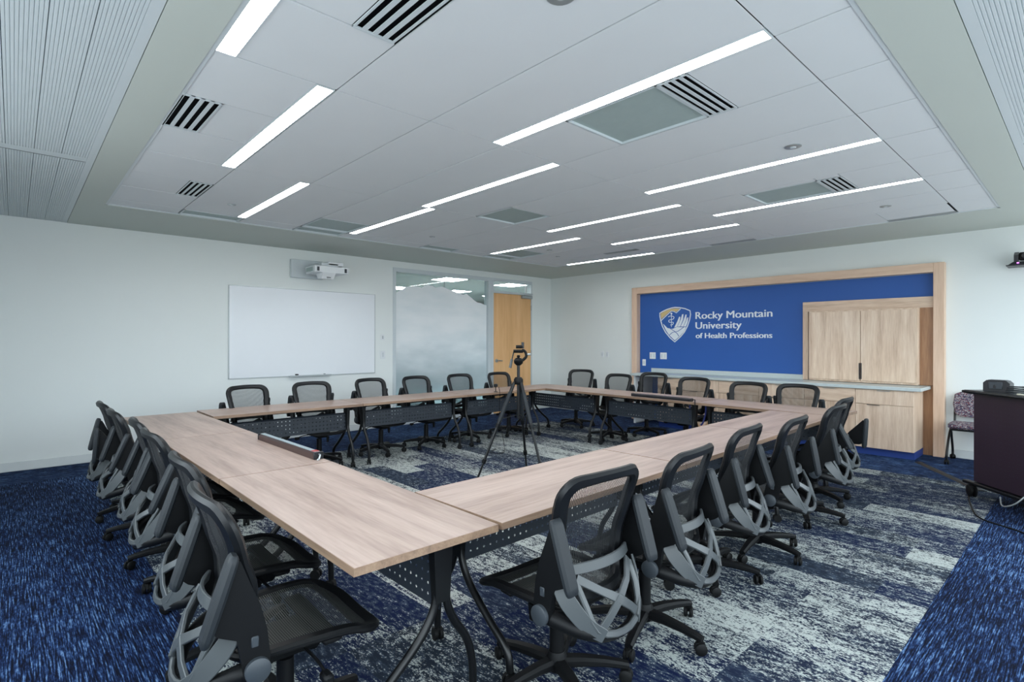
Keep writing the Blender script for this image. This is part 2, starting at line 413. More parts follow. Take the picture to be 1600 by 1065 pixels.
# window walls behind the camera
def window_wall(name, horizontal):
    mb = MB(); L0, L1 = (XN, XR) if horizontal else (YN, YL)
    def bx(a0, a1, z0, z1, d0=0.0, d1=0.14):
        if horizontal: mb.box((a0, YN - d1, z0), (a1, YN - d0, z1))
        else: mb.box((XN - d1, a0, z0), (XN - d0, a1, z1))
    sill = 0.3 if horizontal else 0.8
    bx(L0, L1, 0, sill); bx(L0, L1, 2.7, 3.1)
    n = 6; s = (L1 - L0) / n
    if not horizontal: bx(L0 + 4 * s, L1, sill, 2.7)          # unseen infill added beyond the fourth bay to cut daylight on the left wall
    for k in range(n + 1):
        c = L0 + k * s; bx(max(L0, c - 0.06), min(L1, c + 0.06), sill, 2.7)
    return struct(mb.build(name, M_wall, smooth=False))
window_wall('wall_near', True); window_wall('wall_window', False)
# skirting
struct(MB().rbox((XN, YL - 0.014, 0), (GX0, YL, 0.105), 0.005).build('baseboard_left', M_base))
struct(MB().rbox((GX1, YL - 0.014, 0), (XR, YL, 0.105), 0.005).build('baseboard_door', M_base))
bb = MB().rbox((XR - 0.014, YN, 0), (XR, 1.27, 0.105), 0.005); bb.rbox((XR - 0.014, 5.95, 0), (XR, YL, 0.105), 0.005)
struct(bb.build('baseboard_right', M_base))

# ceiling: painted soffit ring, metal panels along the windows, tile field
FX0, FX1, FY0, FY1 = 0.675, 7.378, 0.655, 6.77
BX, BY = 0.455, 0.387                      # outer edges of the beams
cm = MB()
cm.box((BX, FY1, ZC), (XR + 0.12, YL, ZC + 0.2)); cm.box((FX1, BY, ZC), (XR + 0.12, FY1, ZC + 0.2))
cm.box((BX, BY, ZC), (FX0, FY1, ZC + 0.2)); cm.box((FX0, BY, ZC), (FX1, FY0, ZC + 0.2))
ceil = struct(cm.build('ceiling', M_soffit, smooth=False))
MB().box((XN - 0.1, YN - 0.1, ZC + 0.2), (XR + 0.1, YL, ZC + 0.25)).build('ceiling_deck', M_deck, ceil, smooth=False)
MB().box((0.675, 0.655, ZC + 0.031), (7.378, 6.77, ZC + 0.05)).build('tile_backing', M_deck, ceil, smooth=False)
# edge moulding of the tile field
em = MB(); e = 0.022; zt = ZC + 0.016
em.box((FX0, FY0, ZC + 0.004), (FX0 + e, FY1, zt)); em.box((FX1 - e, FY0, ZC + 0.004), (FX1, FY1, zt))
em.box((FX0, FY0, ZC + 0.004), (FX1, FY0 + e, zt)); em.box((FX0, FY1 - e, ZC + 0.004), (FX1, FY1, zt))
em.build('edge_moulding', M_metalw, ceil, smooth=False)
# metal ribbed panels: 0.15 m wide strips with ribs
def ribbed(L, name='metal_panel', W=0.15):
    mb = MB(); n = 10; p = W / n; prof = []
    for k in range(n):
        x = k * p
        prof += [(x, 0.004), (x + p * 0.16, 0.0), (x + p * 0.84, 0.0), (x + p, 0.004)]
    prof[0] = (0.0, 0.012); prof[-1] = (W, 0.012)
    v = []; f = []
    for x, z in prof: v += [(x, 0, z), (x, L, z)]
    for i in range(len(prof) - 1): f.append((2 * i, 2 * i + 1, 2 * i + 3, 2 * i + 2))
    mb.add(v, f); return mb.mesh(name, M_metalw, smooth=False)
r1, r2m = ribbed(5.15 - YN), ribbed(YL - 5.28)
x = BX - 0.05
while x > XN + 0.02:
    link('metal_panel', r1, ceil, (x - 0.149, YN, ZC + 0.004)); link('metal_panel', r2m, ceil, (x - 0.149, 5.28, ZC + 0.004)); x -= 0.15
MB().box((BX - 0.05, YN, ZC + 0.002), (BX - 0.004, YL, ZC + 0.02)).build('panel_flange', M_metalw, ceil, smooth=False)
MB().box((XN, 5.155, ZC + 0.006), (BX - 0.05, 5.275, ZC + 0.03)).build('panel_cross_bar', M_metalw, ceil, smooth=False)
r3, r4 = ribbed(5.05 - BX), ribbed(XR - 5.12)
y = BY - 0.05
while y > YN + 0.02:
    a = link('metal_panel', r3, ceil, (5.05, y - 0.149, ZC + 0.004), R(90)); b = link('metal_panel', r4, ceil, (XR, y - 0.149, ZC + 0.004), R(90)); y -= 0.15
MB().box((BX, BY - 0.05, ZC + 0.002), (XR, BY - 0.004, ZC + 0.02)).build('panel_flange', M_metalw, ceil, smooth=False)
MB().box((5.055, YN, ZC + 0.006), (5.115, BY - 0.05, ZC + 0.03)).build('panel_cross_bar', M_metalw, ceil, smooth=False)

# tile grid
GXn = [FX0 + 0.012, 1.30, 1.91, 2.52, 3.13, 3.74, 4.35, 4.96, 5.57, 6.18, 6.79, FX1 - 0.012]
GYn = [FY0 + 0.012, 0.985, 2.825, 4.655, 6.47, FY1 - 0.012]
TG = 0.004
tcache = {}
def tile(x0, y0, x1, y1):
    if x1 - x0 < 0.03 or y1 - y0 < 0.03: return
    k = (round(x1 - x0, 3), round(y1 - y0, 3))
    if k not in tcache:
        hx, hy = k[0] / 2 - TG, k[1] / 2 - TG
        tcache[k] = MB().box((-hx, -hy, 0), (hx, hy, 0.006)).mesh('ceiling_tile', M_tile, smooth=False)
    link('ceiling_tile', tcache[k], ceil, ((x0 + x1) / 2, (y0 + y1) / 2, ZC + 0.009 + random.uniform(-0.001, 0.001)))
LIGHTS = [  # x0, x1, y0, y1, label
 (0.70, 0.785, 0.99, 2.82, 'bright linear ceiling light cut by the top edge, beside the left beam'),
 (1.197, 1.287, 2.84, 4.645, 'linear ceiling light beside the large four-slot vent at left'),
 (1.822, 1.902, 4.675, 6.455, 'short-looking linear ceiling light nearest the whiteboard wall at left'),
 (2.428, 2.515, 0.995, 2.82, 'longest-looking linear ceiling light, beside the vented return panel'),
 (3.048, 3.125, 2.84, 4.65, 'linear ceiling light in the middle, pointing at the square grey return panel'),
 (3.142, 3.222, 4.67, 6.455, 'linear ceiling light meeting end to end with the middle one, above the projector'),
 (4.270, 4.345, 0.99, 2.82, 'long linear ceiling light beside the round detector at right'),
 (4.885, 4.955, 2.84, 4.65, 'linear ceiling light just right of the square grey return panel'),
 (5.490, 5.565, 4.67, 6.44, 'linear ceiling light above the glass partition, beside two small grey panels'),
 (5.582, 5.655, 0.99, 2.82, 'linear ceiling light beside the small vented return panel at right'),
 (6.190, 6.262, 2.84, 4.645, 'linear ceiling light between the two thin slot grilles near the logo wall'),
 (7.275, 7.345, 4.67, 6.43, 'farthest linear ceiling light, at the soffit above the room corner'),
]
VENTS = [  # x0, y0, x1, y1, slot axis, label
 (1.083, 1.60, 1.285, 2.205, 'Y', 'four-slot ceiling vent cut by the top edge of the picture'),
 (0.690, 3.44, 0.890, 4.03, 'Y', 'large four-slot ceiling vent beside the left beam'),
 (1.115, 5.28, 1.287, 5.855, 'Y', 'small four-slot ceiling vent toward the whiteboard wall'),
 (2.530, 1.425, 3.125, 1.60, 'X', 'four-slot vent beside the large grey-green return panel'),
 (5.035, 1.435, 5.560, 1.615, 'X', 'small four-slot vent in the return panel near the logo wall'),
]
PANELS = [
 (2.530, 1.60, 3.125, 2.25, 'large square grey-green return panel beside the longest light'),
 (5.035, 1.615, 5.560, 2.25, 'grey return panel with vent between two lights at right'),
 (3.755, 4.07, 4.345, 4.65, 'square grey return panel in the middle of the ceiling'),
 (5.580, 5.86, 6.170, 6.46, 'grey return panel at the far end beside a light'),
 (2.530, 5.87, 3.125, 6.46, 'grey-green ceiling panel above the projector'),
 (1.310, 6.48, 1.900, FY1 - 0.02, 'narrow grey ceiling panel at the soffit edge at left'),
 (2.530, 6.48, 3.125, FY1 - 0.02, 'narrow grey strip panel at the soffit above the projector'),
 (4.360, 6.48, 4.950, FY1 - 0.02, 'narrow grey strip panel at the soffit above the glass wall'),
 (5.580, 6.48, 6.170, FY1 - 0.02, 'narrow grey strip panel at the soffit above the door'),
]
GRILLES = [
 (7.26, 1.0, 7.355, 1.6, 'thin dark slot grille at the soffit, right end of the ceiling'),
 (7.26, 3.10, 7.355, 3.72, 'thin dark slot grille at the soffit above the logo lettering'),
 (6.795, 4.64, 6.895, 5.24, 'thin dark slot grille beside the farthest light'),
]
holes = [(a[0] - 0.006, a[2] - 0.002, a[1] + 0.006, a[3] + 0.002) for a in LIGHTS] + [tuple(v[:4]) for v in VENTS] + [tuple(v[:4]) for v in PANELS] + [tuple(v[:4]) for v in GRILLES]
def split_cell(x0, y0, x1, y1):
    """cut the fixtures out of a grid cell and lay tiles in what is left"""
    if x1 - x0 < 0.02 or y1 - y0 < 0.02: return
    for h in holes:
        if h[0] < x1 - 0.01 and h[2] > x0 + 0.01 and h[1] < y1 - 0.01 and h[3] > y0 + 0.01:
            hx0, hy0, hx1, hy1 = max(h[0], x0), max(h[1], y0), min(h[2], x1), min(h[3], y1)
            if (hy1 - hy0) > 0.9 * (y1 - y0):
                split_cell(x0, y0, hx0, y1); split_cell(hx1, y0, x1, y1)
            else:
                split_cell(x0, y0, x1, hy0); split_cell(x0, hy1, x1, y1); split_cell(x0, hy0, hx0, hy1); split_cell(hx1, hy0, x1, hy1)
            return
    tile(x0, y0, x1, y1)
for i in range(len(GXn) - 1):
    for j in range(len(GYn) - 1): split_cell(GXn[i], GYn[j], GXn[i + 1], GYn[j + 1])

for x0, x1, y0, y1, lab in LIGHTS:
    t = empty('ceiling_light', ((x0 + x1) / 2, (y0 + y1) / 2, ZC)); tag(t, lab, 'light', 'recessed linear ceiling lights')
    hx, hy = (x1 - x0) / 2, (y1 - y0) / 2
    MB().box((-hx, -hy, 0.008), (hx, hy, 0.012)).build('diffuser', M_lamp, t, smooth=False)
    fr = MB()
    for a, b in (((-hx - 0.008, -hy - 0.006, 0.005), (-hx, hy + 0.006, 0.03)), ((hx, -hy - 0.006, 0.005), (hx + 0.008, hy + 0.006, 0.03)),
                 ((-hx, -hy - 0.006, 0.005), (hx, -hy, 0.03)), ((-hx, hy, 0.005), (hx, hy + 0.006, 0.03))): fr.box(a, b)
    fr.build('trim_frame', M_metalw, t, smooth=False)
for x0, y0, x1, y1, ax, lab in VENTS:
    t = empty('ceiling_vent', ((x0 + x1) / 2, (y0 + y1) / 2, ZC)); tag(t, lab, 'vent', 'slotted ceiling vents')
    hx, hy = (x1 - x0) / 2, (y1 - y0) / 2
    MB().box((-hx, -hy, 0.022), (hx, hy, 0.03)).build('backing', M_slot, t, smooth=False)
    W = hx if ax == 'Y' else hy; L = hy if ax == 'Y' else hx
    n = 4; pitch_ = 2 * W / n
    me = None
    for k in range(n + 1):                                   # white bars between the dark slots
        c = -W + k * pitch_; bw = pitch_ * 0.22
        a0, a1 = max(-W, c - bw), min(W, c + bw)
        if ax == 'Y': mb = MB().box((a0, -L, 0.004), (a1, L, 0.009))
        else: mb = MB().box((-L, a0, 0.004), (L, a1, 0.009))
        mb.build('bar', M_metalw, t, smooth=False)
    for s in (-1, 1):
        a, b = sorted((s * L, s * (L - 0.014)))
        if ax == 'Y': MB().box((-W, a, 0.003), (W, b, 0.012)).build('end_rail', M_metalw, t, smooth=False)
        else: MB().box((a, -W, 0.003), (b, W, 0.012)).build('end_rail', M_metalw, t, smooth=False)
for x0, y0, x1, y1, lab in PANELS:
    t = empty('return_panel', ((x0 + x1) / 2, (y0 + y1) / 2, ZC)); tag(t, lab, 'ceiling panel', 'grey ceiling return panels')
    hx, hy = (x1 - x0) / 2 - 0.003, (y1 - y0) / 2 - 0.003
    MB().box((-hx + 0.01, -hy + 0.01, 0.022), (hx - 0.01, hy - 0.01, 0.028)).build('perforated_face', M_return, t, smooth=False)
    fr = MB()
    for a, b in (((-hx, -hy, 0.006), (-hx + 0.012, hy, 0.03)), ((hx - 0.012, -hy, 0.006), (hx, hy, 0.03)), ((-hx, -hy, 0.006), (hx, -hy + 0.012, 0.03)), ((-hx, hy - 0.012, 0.006), (hx, hy, 0.03))): fr.box(a, b)
    fr.build('panel_frame', M_metalw, t, smooth=False)
for x0, y0, x1, y1, lab in GRILLES:
    t = empty('slot_grille', ((x0 + x1) / 2, (y0 + y1) / 2, ZC)); tag(t, lab, 'vent', 'thin slot grilles')
    hx, hy = (x1 - x0) / 2, (y1 - y0) / 2
    MB().box((-hx, -hy, 0.03), (hx, hy, 0.04)).build('backing', M_slot, t, smooth=False)
    for k in range(4):
        c = -hx + 0.006 + k * (2 * hx - 0.012) / 3
        MB().box((c - 0.005, -hy, 0.003), (c + 0.005, hy, 0.02)).build('bar', M_alu, t, smooth=False)
for x, y, rad, lab in [(4.03, 1.445, 0.055, 'round detector on the ceiling beside the long right light'), (6.49, 1.443, 0.05, 'round detector on the ceiling near the right slot grille'),
                  (4.05, 5.93, 0.04, 'small round sprinkler cap before the whiteboard wall soffit'), (5.93, 5.585, 0.045, 'small white detector beside the far grey return panel'),
                  (6.477, 5.914, 0.04, 'small round sprinkler cap at the far corner of the ceiling'), (1.615, 5.918, 0.04, 'small round sprinkler cap beside the left short light'),
                  (1.595, 1.443, 0.06, 'round detector cut by the top edge of the picture')]:
    t = empty('ceiling_detector', (x, y, ZC)); tag(t, lab, 'detector', 'round ceiling detectors')
    MB().lathe([(rad * 0.85, 0.001), (rad, 0.004), (rad, 0.012)], n=20).build('cap', M_alu, t)
    MB().lathe([(rad * 0.3, -0.003), (rad * 0.4, 0.002)], n=12).build('sensor', M_metalw, t)

# ------------------------------------------------------------------ glass partition and door
win = struct(empty('window_1', (0, 0, 0)))
fr = MB(); D0, D1 = YL - 0.012, YL + 0.11
fr.box((GX0, D0, 0), (4.80, D1, GZ)); fr.box((4.80, D0, 2.636), (6.94, D1, GZ)); fr.box((4.80, D0, 0), (6.86, D1, 0.09)); fr.box((6.862, D0, 0), (6.935, D1, 2.636))
fr.build('window_frame', M_metalw, win, smooth=False)
gy = YL + 0.05
for a, b in ((4.80, 5.850), (5.854, 6.862)):
    MB().box((a, gy - 0.005, 0.09), (b, gy + 0.005, 2.636)).build('pane', M_glass, win, smooth=False)
MB().box((5.8485, gy - 0.007, 0.09), (5.8555, gy + 0.007, 2.636)).build('glazing_joint', M_alu, win, smooth=False)
ridge = [(4.80, 2.273), (4.921, 2.322), (5.017, 2.385), (5.102, 2.407), (5.16, 2.412), (5.212, 2.421), (5.26, 2.413), (5.312, 2.411), (5.35, 2.395), (5.38, 2.418), (5.413, 2.44), (5.45, 2.445), (5.49, 2.466), (5.53, 2.45), (5.581, 2.455), (5.61, 2.436), (5.646, 2.424), (5.70, 2.437), (5.779, 2.45), (5.852, 2.438), (5.90, 2.42), (5.97, 2.401), (6.03, 2.392), (6.081, 2.382), (6.14, 2.362), (6.193, 2.359), (6.25, 2.336), (6.293, 2.331), (6.33, 2.346), (6.366, 2.354), (6.42, 2.32), (6.483, 2.285), (6.55, 2.24), (6.632, 2.2), (6.68, 2.199), (6.723, 2.193), (6.79, 2.17), (6.86, 2.158)]
poly = [(4.80, 0.09)] + ridge + [(6.86, 0.09)]
MB().prism(poly[::-1], gy - 0.008, gy - 0.0055, 'Y').build('frosted_film', M_film, win, smooth=False)
door = struct(empty('door_1', (0, 0, 0)))
df = MB()
df.box((6.937, D0, 0), (7.004, D1, GZ)); df.box((8.052, D0, 0), (GX1, D1, GZ)); df.box((7.004, D0, 2.652), (8.052, D1, GZ)); df.box((7.004, D0, 2.412), (8.052, D1, 2.455))
df.build('door_frame', M_metalw, door, smooth=False)
MB().box((7.004, gy - 0.004, 2.455), (8.052, gy + 0.004, 2.652)).build('transom_pane', M_glass, door, smooth=False)
leaf = MB().rbox((7.008, YL - 0.004, 0.008), (8.048, YL + 0.042, 2.408), 0.003).build('door_leaf', M_door, door)
MB().lathe([(0.034, 0), (0.034, 0.012), (0.012, 0.014), (0.012, 0.05)], n=16)
h = MB(); h.cyl((7.085, YL - 0.004, 1.06), (7.085, YL - 0.016, 1.06), 0.035, n=20); h.cyl((7.085, YL - 0.014, 1.06), (7.085, YL - 0.055, 1.06), 0.011, n=12)
h.tube(smoothpath([(7.085, YL - 0.055, 1.06), (7.12, YL - 0.06, 1.062), (7.20, YL - 0.055, 1.055)], 4), 0.010, 10)
h.build('door_handle', M_chrome, leaf)
c = MB().rbox((7.745, YL - 0.075, 2.335), (8.045, YL - 0.004, 2.40), 0.012); c.build('door_closer', M_alu, leaf)
MB().tube([(7.80, YL - 0.05, 2.41), (7.95, YL - 0.16, 2.425), (8.0, YL - 0.02, 2.43)], 0.009, 8).build('closer_arm', M_alu, leaf)
MB().box((7.86, YL - 0.03, 2.455), (7.90, YL - 0.014, 2.60)).build('closer_bracket', M_white, door, smooth=False)
for z in (0.25, 1.2, 2.15): MB().cyl((8.05, YL - 0.012, z - 0.055), (8.05, YL - 0.012, z + 0.055), 0.010, n=10).build('hinge', M_chrome, leaf)

# office beyond the glass
off = MB(); off.box((3.0, YL + 0.125, -0.1), (17, 22, -0.01)); o = struct(off.build('floor_office', M_return, smooth=False))
off = MB(); off.box((3.0, 18.0, 0), (17, 18.1, 2.816)); off.box((2.9, YL + 0.125, 0), (3.0, 18, 2.816)); off.box((17, YL + 0.125, 0), (17.1, 18, 2.816)); off.box((10.2, YL + 0.125, 0), (17, YL + 0.2, 2.816))
struct(off.build('wall_office', M_office, smooth=False))
struct(MB().box((2.9, YL + 0.125, 2.816), (17.1, 18.1, 2.9)).build('ceiling_office', M_office, smooth=False))
for x, y, lab in [(7.06, 9.66, 'square ceiling light seen through the glass partition, over the frosted peak'), (8.83, 9.62, 'square ceiling light seen through the pane above the door'), (7.2, 12.1, 'partly hidden square light at the left end of the glass'),
             (8.9, 11.85, 'square ceiling light low behind the frosted mountain slope'), (10.6, 12.2, 'square ceiling light at the right end of the glass, beside the mullion')]:
    t = empty('office_light', (x, y, 2.816)); tag(t, lab, 'light', 'square office lights beyond the glass')
    MB().box((-0.29, -0.29, -0.012), (0.29, 0.29, -0.006)).build('diffuser', M_lamp2, t, smooth=False)
    f_ = MB()
    for s in (-1, 1):
        a, b = sorted((s * 0.29, s * 0.30)); f_.box((a, -0.30, -0.015), (b, 0.30, 0.0)); f_.box((-0.30, a, -0.015), (0.30, b, 0.0))
    f_.build('frame', M_metalw, t, smooth=False)

# ------------------------------------------------------------------ whiteboard wall things
t = empty('whiteboard', (3.29, YL, 0.92)); tag(t, 'large blank whiteboard with thin aluminium edge on the left wall', 'whiteboard')
MB().box((-1.105, -0.016, 0.008), (1.105, -0.002, 1.292)).build('writing_surface', M_board, t, smooth=False)
f_ = MB()
for a, b in (((-1.113, -0.02, 0), (1.113, 0, 0.009)), ((-1.113, -0.02, 1.291), (1.113, 0, 1.30)), ((-1.113, -0.02, 0.0), (-1.104, 0, 1.30)), ((1.104, -0.02, 0.0), (1.113, 0, 1.30))): f_.box(a, b)
f_.build('board_frame', M_alu, t, smooth=False)
tr = MB().prism([(-0.085, 0.0), (-0.085, 0.018), (-0.078, 0.018), (-0.078, 0.008), (-0.02, 0.008), (-0.02, 0.0)], -0.305, 0.33, 'X').build('pen_tray', M_alu, t)
mk = empty('marker_pen', (3.47, YL - 0.05, 0.936), R(4)); tag(mk, 'dark marker pen lying on the whiteboard tray', 'pen')
MB().cyl((-0.06, 0, 0), (0.035, 0, 0), 0.008, n=10).build('barrel', M_white, mk); MB().cyl((0.035, 0, 0), (0.07, 0, 0), 0.0085, n=10).build('cap', M_dev, mk)
er = empty('board_eraser', (3.10, YL - 0.05, 0.929)); tag(er, 'small black eraser standing on the whiteboard tray', 'eraser')
MB().rbox((-0.02, -0.02, 0.008), (0.02, 0.02, 0.026), 0.004).build('grip', M_dev, er); MB().rbox((-0.019, -0.019, 0), (0.019, 0.019, 0.008), 0.002).build('felt', M_gum, er)

pj = empty('projector', (3.4, YL, 2.39)); tag(pj, 'white short-throw projector on a wall bracket above the whiteboard', 'projector')
MB().rbox((-0.39, -0.05, 0.0), (0.10, 0.0, 0.275), 0.008).build('wall_plate', M_metalw, pj)
MB().rbox((-0.12, -0.50, 0.155), (0.14, -0.05, 0.20), 0.008).build('bracket_arm', M_metalw, pj)
MB().rbox((-0.02, -0.50, 0.165), (0.22, -0.30, 0.225), 0.01).build('mount_cover', M_white, pj)
bd = MB().hull([(-0.20, -0.49, 0.055), (0.28, -0.49, 0.055), (-0.22, -0.50, 0.06), (0.30, -0.50, 0.06), (-0.22, -0.50, 0.15), (0.30, -0.50, 0.15), (-0.20, -0.49, 0.155), (0.28, -0.49, 0.155),
               (-0.20, -0.14, 0.05), (0.26, -0.14, 0.05), (-0.22, -0.16, 0.15), (0.28, -0.16, 0.15), (-0.18, -0.12, 0.13), (0.24, -0.12, 0.13)]).build('body', M_white, pj)
MB().hull([(-0.10, -0.50, 0.06), (0.10, -0.50, 0.06), (-0.12, -0.30, 0.06), (0.12, -0.30, 0.06), (-0.10, -0.46, -0.03), (0.08, -0.46, -0.03), (-0.10, -0.32, -0.02), (0.08, -0.32, -0.02)]).build('lens_hood', M_white, bd)
for a in (-0.185, 0.235): MB().rbox((a, -0.506, 0.075), (a + 0.035, -0.499, 0.135), 0.003).build('vent_grille', M_disc, bd)
MB().rbox((-0.03, -0.487, -0.012), (0.03, -0.47, -0.004), 0.002).build('lens_slot', M_dev, bd)
MB().hull([(-0.225, -0.44, 0.075), (-0.225, -0.2, 0.075), (-0.223, -0.44, 0.135), (-0.223, -0.2, 0.135), (-0.21, -0.44, 0.075), (-0.21, -0.2, 0.135)]).build('side_grille', M_return, bd)

def plate(name, loc, w_, h_, label, cat, axis='Y', rocker=1, sensor=False, group=None):
    t = empty(name, loc); tag(t, label, cat, group); d = 0.008
    def bx(a0, a1, z0, z1, d0, d1, nm, mt):
        if axis == 'Y': MB().rbox((a0, -d1, z0), (a1, -d0, z1), 0.002).build(nm, mt, t)
        else: MB().rbox((-d1, a0, z0), (-d0, a1, z1), 0.002).build(nm, mt, t)
    bx(-w_ / 2, w_ / 2, -h_ / 2, h_ / 2, 0, d, 'face_plate', M_white)
    for k in range(rocker):
        c = -w_ / 2 + (k + 0.5) * w_ / rocker
        bx(c - 0.014, c + 0.014, -h_ * 0.28, h_ * 0.28, d, d + 0.004, 'sensor_window' if sensor else 'rocker', M_alu if sensor else M_metalw)
plate('wall_sensor', (4.547, YL, 1.51), 0.07, 0.09, 'small grey sensor on the wall right of the whiteboard, above the switch', 'sensor', sensor=True)
plate('light_switch', (4.553, YL, 1.218), 0.085, 0.13, 'white light switch on the wall between whiteboard and glass', 'switch')
plate('light_switch', (XR, 6.70, 1.19), 0.075, 0.115, 'left white switch of the pair between room corner and wood portal', 'switch', 'X', group='switch pair by the corner')
plate('light_switch', (XR, 6.58, 1.19), 0.075, 0.115, 'right white switch of the pair between room corner and wood portal', 'switch', 'X', group='switch pair by the corner')
plate('outlet_plate', (XR - 0.008, 5.537, 1.188), 0.125, 0.12, 'left square white plate on the blue wall under the logo', 'wall plate', 'X', 2, group='square plates under the logo')
plate('outlet_plate', (XR - 0.008, 5.311, 1.187), 0.135, 0.12, 'right square white plate on the blue wall under the logo', 'wall plate', 'X', 2, group='square plates under the logo')
plate('outlet_plate', (XR - 0.008, 5.72, 1.056), 0.07, 0.12, 'narrow white outlet plate at the left edge of the blue wall', 'wall plate', 'X', 1)

# ------------------------------------------------------------------ blue niche, wood portal, cabinets
FXF = 8.55                                                     # front face of the portal
MB().box((XR - 0.008, 1.39, 0), (XR, 5.81, 2.33)).build('blue_field', M_blue, wall_r, smooth=False)
tp = struct(empty('trim_1', (0, 0, 0)))
MB().rbox((FXF, 1.279, 0), (XR, 1.392, 2.453), 0.003).build('portal_post', M_trimw, tp)
MB().rbox((FXF, 5.812, 0), (XR, 5.927, 2.453), 0.003).build('portal_post', M_trimw, tp)
MB().rbox((FXF, 1.392, 2.335), (XR, 5.812, 2.453), 0.003).build('portal_head', M_trimwh, tp)
wc = empty('wall_cabinet', (8.66, 2.1, 0.89)); tag(wc, 'pale wood wall cabinet with two doors set into the blue niche', 'cabinet')
cx = -8.66; cy = -2.1; cz = -0.89
MB().rbox((8.60 + cx, 1.394 + cy, 0.0), (8.65 + cx, 1.56 + cy, 2.03 + cz), 0.003).build('side_stile', M_shadewood, wc)
MB().rbox((8.60 + cx, 2.87 + cy, 0.0), (8.65 + cx, 2.945 + cy, 2.03 + cz), 0.003).build('side_stile', M_cabv, wc)
MB().rbox((8.598 + cx, 1.394 + cy, 1.89 + cz), (8.65 + cx, 2.945 + cy, 2.032 + cz), 0.003).build('head_rail', M_cabh, wc)
MB().rbox((8.50 + cx, 1.535 + cy, 0.003), (8.645 + cx, 2.825 + cy, 1.888 + cz), 0.003).build('carcass', M_cabv, wc)
for a, b in ((1.54, 2.168), (2.176, 2.82)):
    d = MB().rbox((8.478 + cx, a + cy, 0.03), (8.499 + cx, b + cy, 1.87 + cz), 0.002).build('cabinet_door', M_cabv, wc)
    k = 2.168 - 0.012 if a < 2 else 2.176
    MB().box((8.470 + cx, k + cy, 0.05), (8.480 + cx, k + 0.012 + cy, 0.27)).build('edge_pull', M_dev, d, smooth=False)
fill = MB().rbox((8.60, 1.394, 0.0), (8.65, 1.56, 0.885), 0.003).build('filler_panel', M_shadewood, tp)
ct = empty('countertop', (8.03, 3.5, 0.845)); tag(ct, 'pale grey stone countertop running along the blue wall', 'countertop')
MB().rbox((0, 1.42 - 3.5, 0), (0.625, 5.60 - 3.5, 0.042), 0.004).build('slab', M_stone, ct)
MB().rbox((0.595, 2.95 - 3.5, 0.042), (0.625, 5.55 - 3.5, 0.115), 0.003).build('backsplash', M_stone, ct)
units = [(1.50, 2.12), (2.12, 2.74), (2.74, 3.36), (3.36, 3.98), (3.98, 4.60), (4.60, 5.06)]
labs = ['base cabinet at the right end under the counter, beside the wood portal', 'base cabinet second from the right end under the counter', 'base cabinet third from the right end under the counter', 'base cabinet fourth from the right end, behind chairs', 'base cabinet fifth from the right end, behind chairs', 'narrow base cabinet at the left end of the counter']
for k, (a, b) in enumerate(units):
    u = empty('base_cabinet', (8.06, (a + b) / 2, 0)); tag(u, labs[k], 'cabinet', 'base cabinets under the counter')
    hw = (b - a) / 2
    MB().rbox((0.022, -hw + 0.0005, 0.09), (0.58, hw - 0.0005, 0.843), 0.002).build('carcass', M_cabv, u)
    MB().box((0.045, -hw, 0.0), (0.56, hw, 0.09)).build('toe_kick', M_toe, u, smooth=False)
    dr = MB().rbox((0, -hw + 0.002, 0.655), (0.022, hw - 0.002, 0.836), 0.002).build('drawer', M_cabh if k % 2 else M_cabv, u)
    dd = MB().rbox((0, -hw + 0.002, 0.094), (0.022, hw - 0.002, 0.650), 0.002).build('cabinet_door', M_cabv, u)
    MB().rbox((-0.018, -0.07, 0.826), (0.004, 0.07, 0.832), 0.002).build('edge_pull', M_alu, dr)
    MB().rbox((-0.018, 0.04, 0.642), (0.004, 0.18, 0.648), 0.002).build('edge_pull', M_dev, dd)
u = empty('end_support', (8.06, 5.55, 0)); tag(u, 'white support panel under the left end of the counter', 'panel')
MB().rbox((0.04, -0.02, 0), (0.58, 0.02, 0.845), 0.003).build('panel', M_white, u); MB().rbox((0.05, -0.03, 0), (0.58, 0.03, 0.02), 0.003).build('foot', M_alu, u)

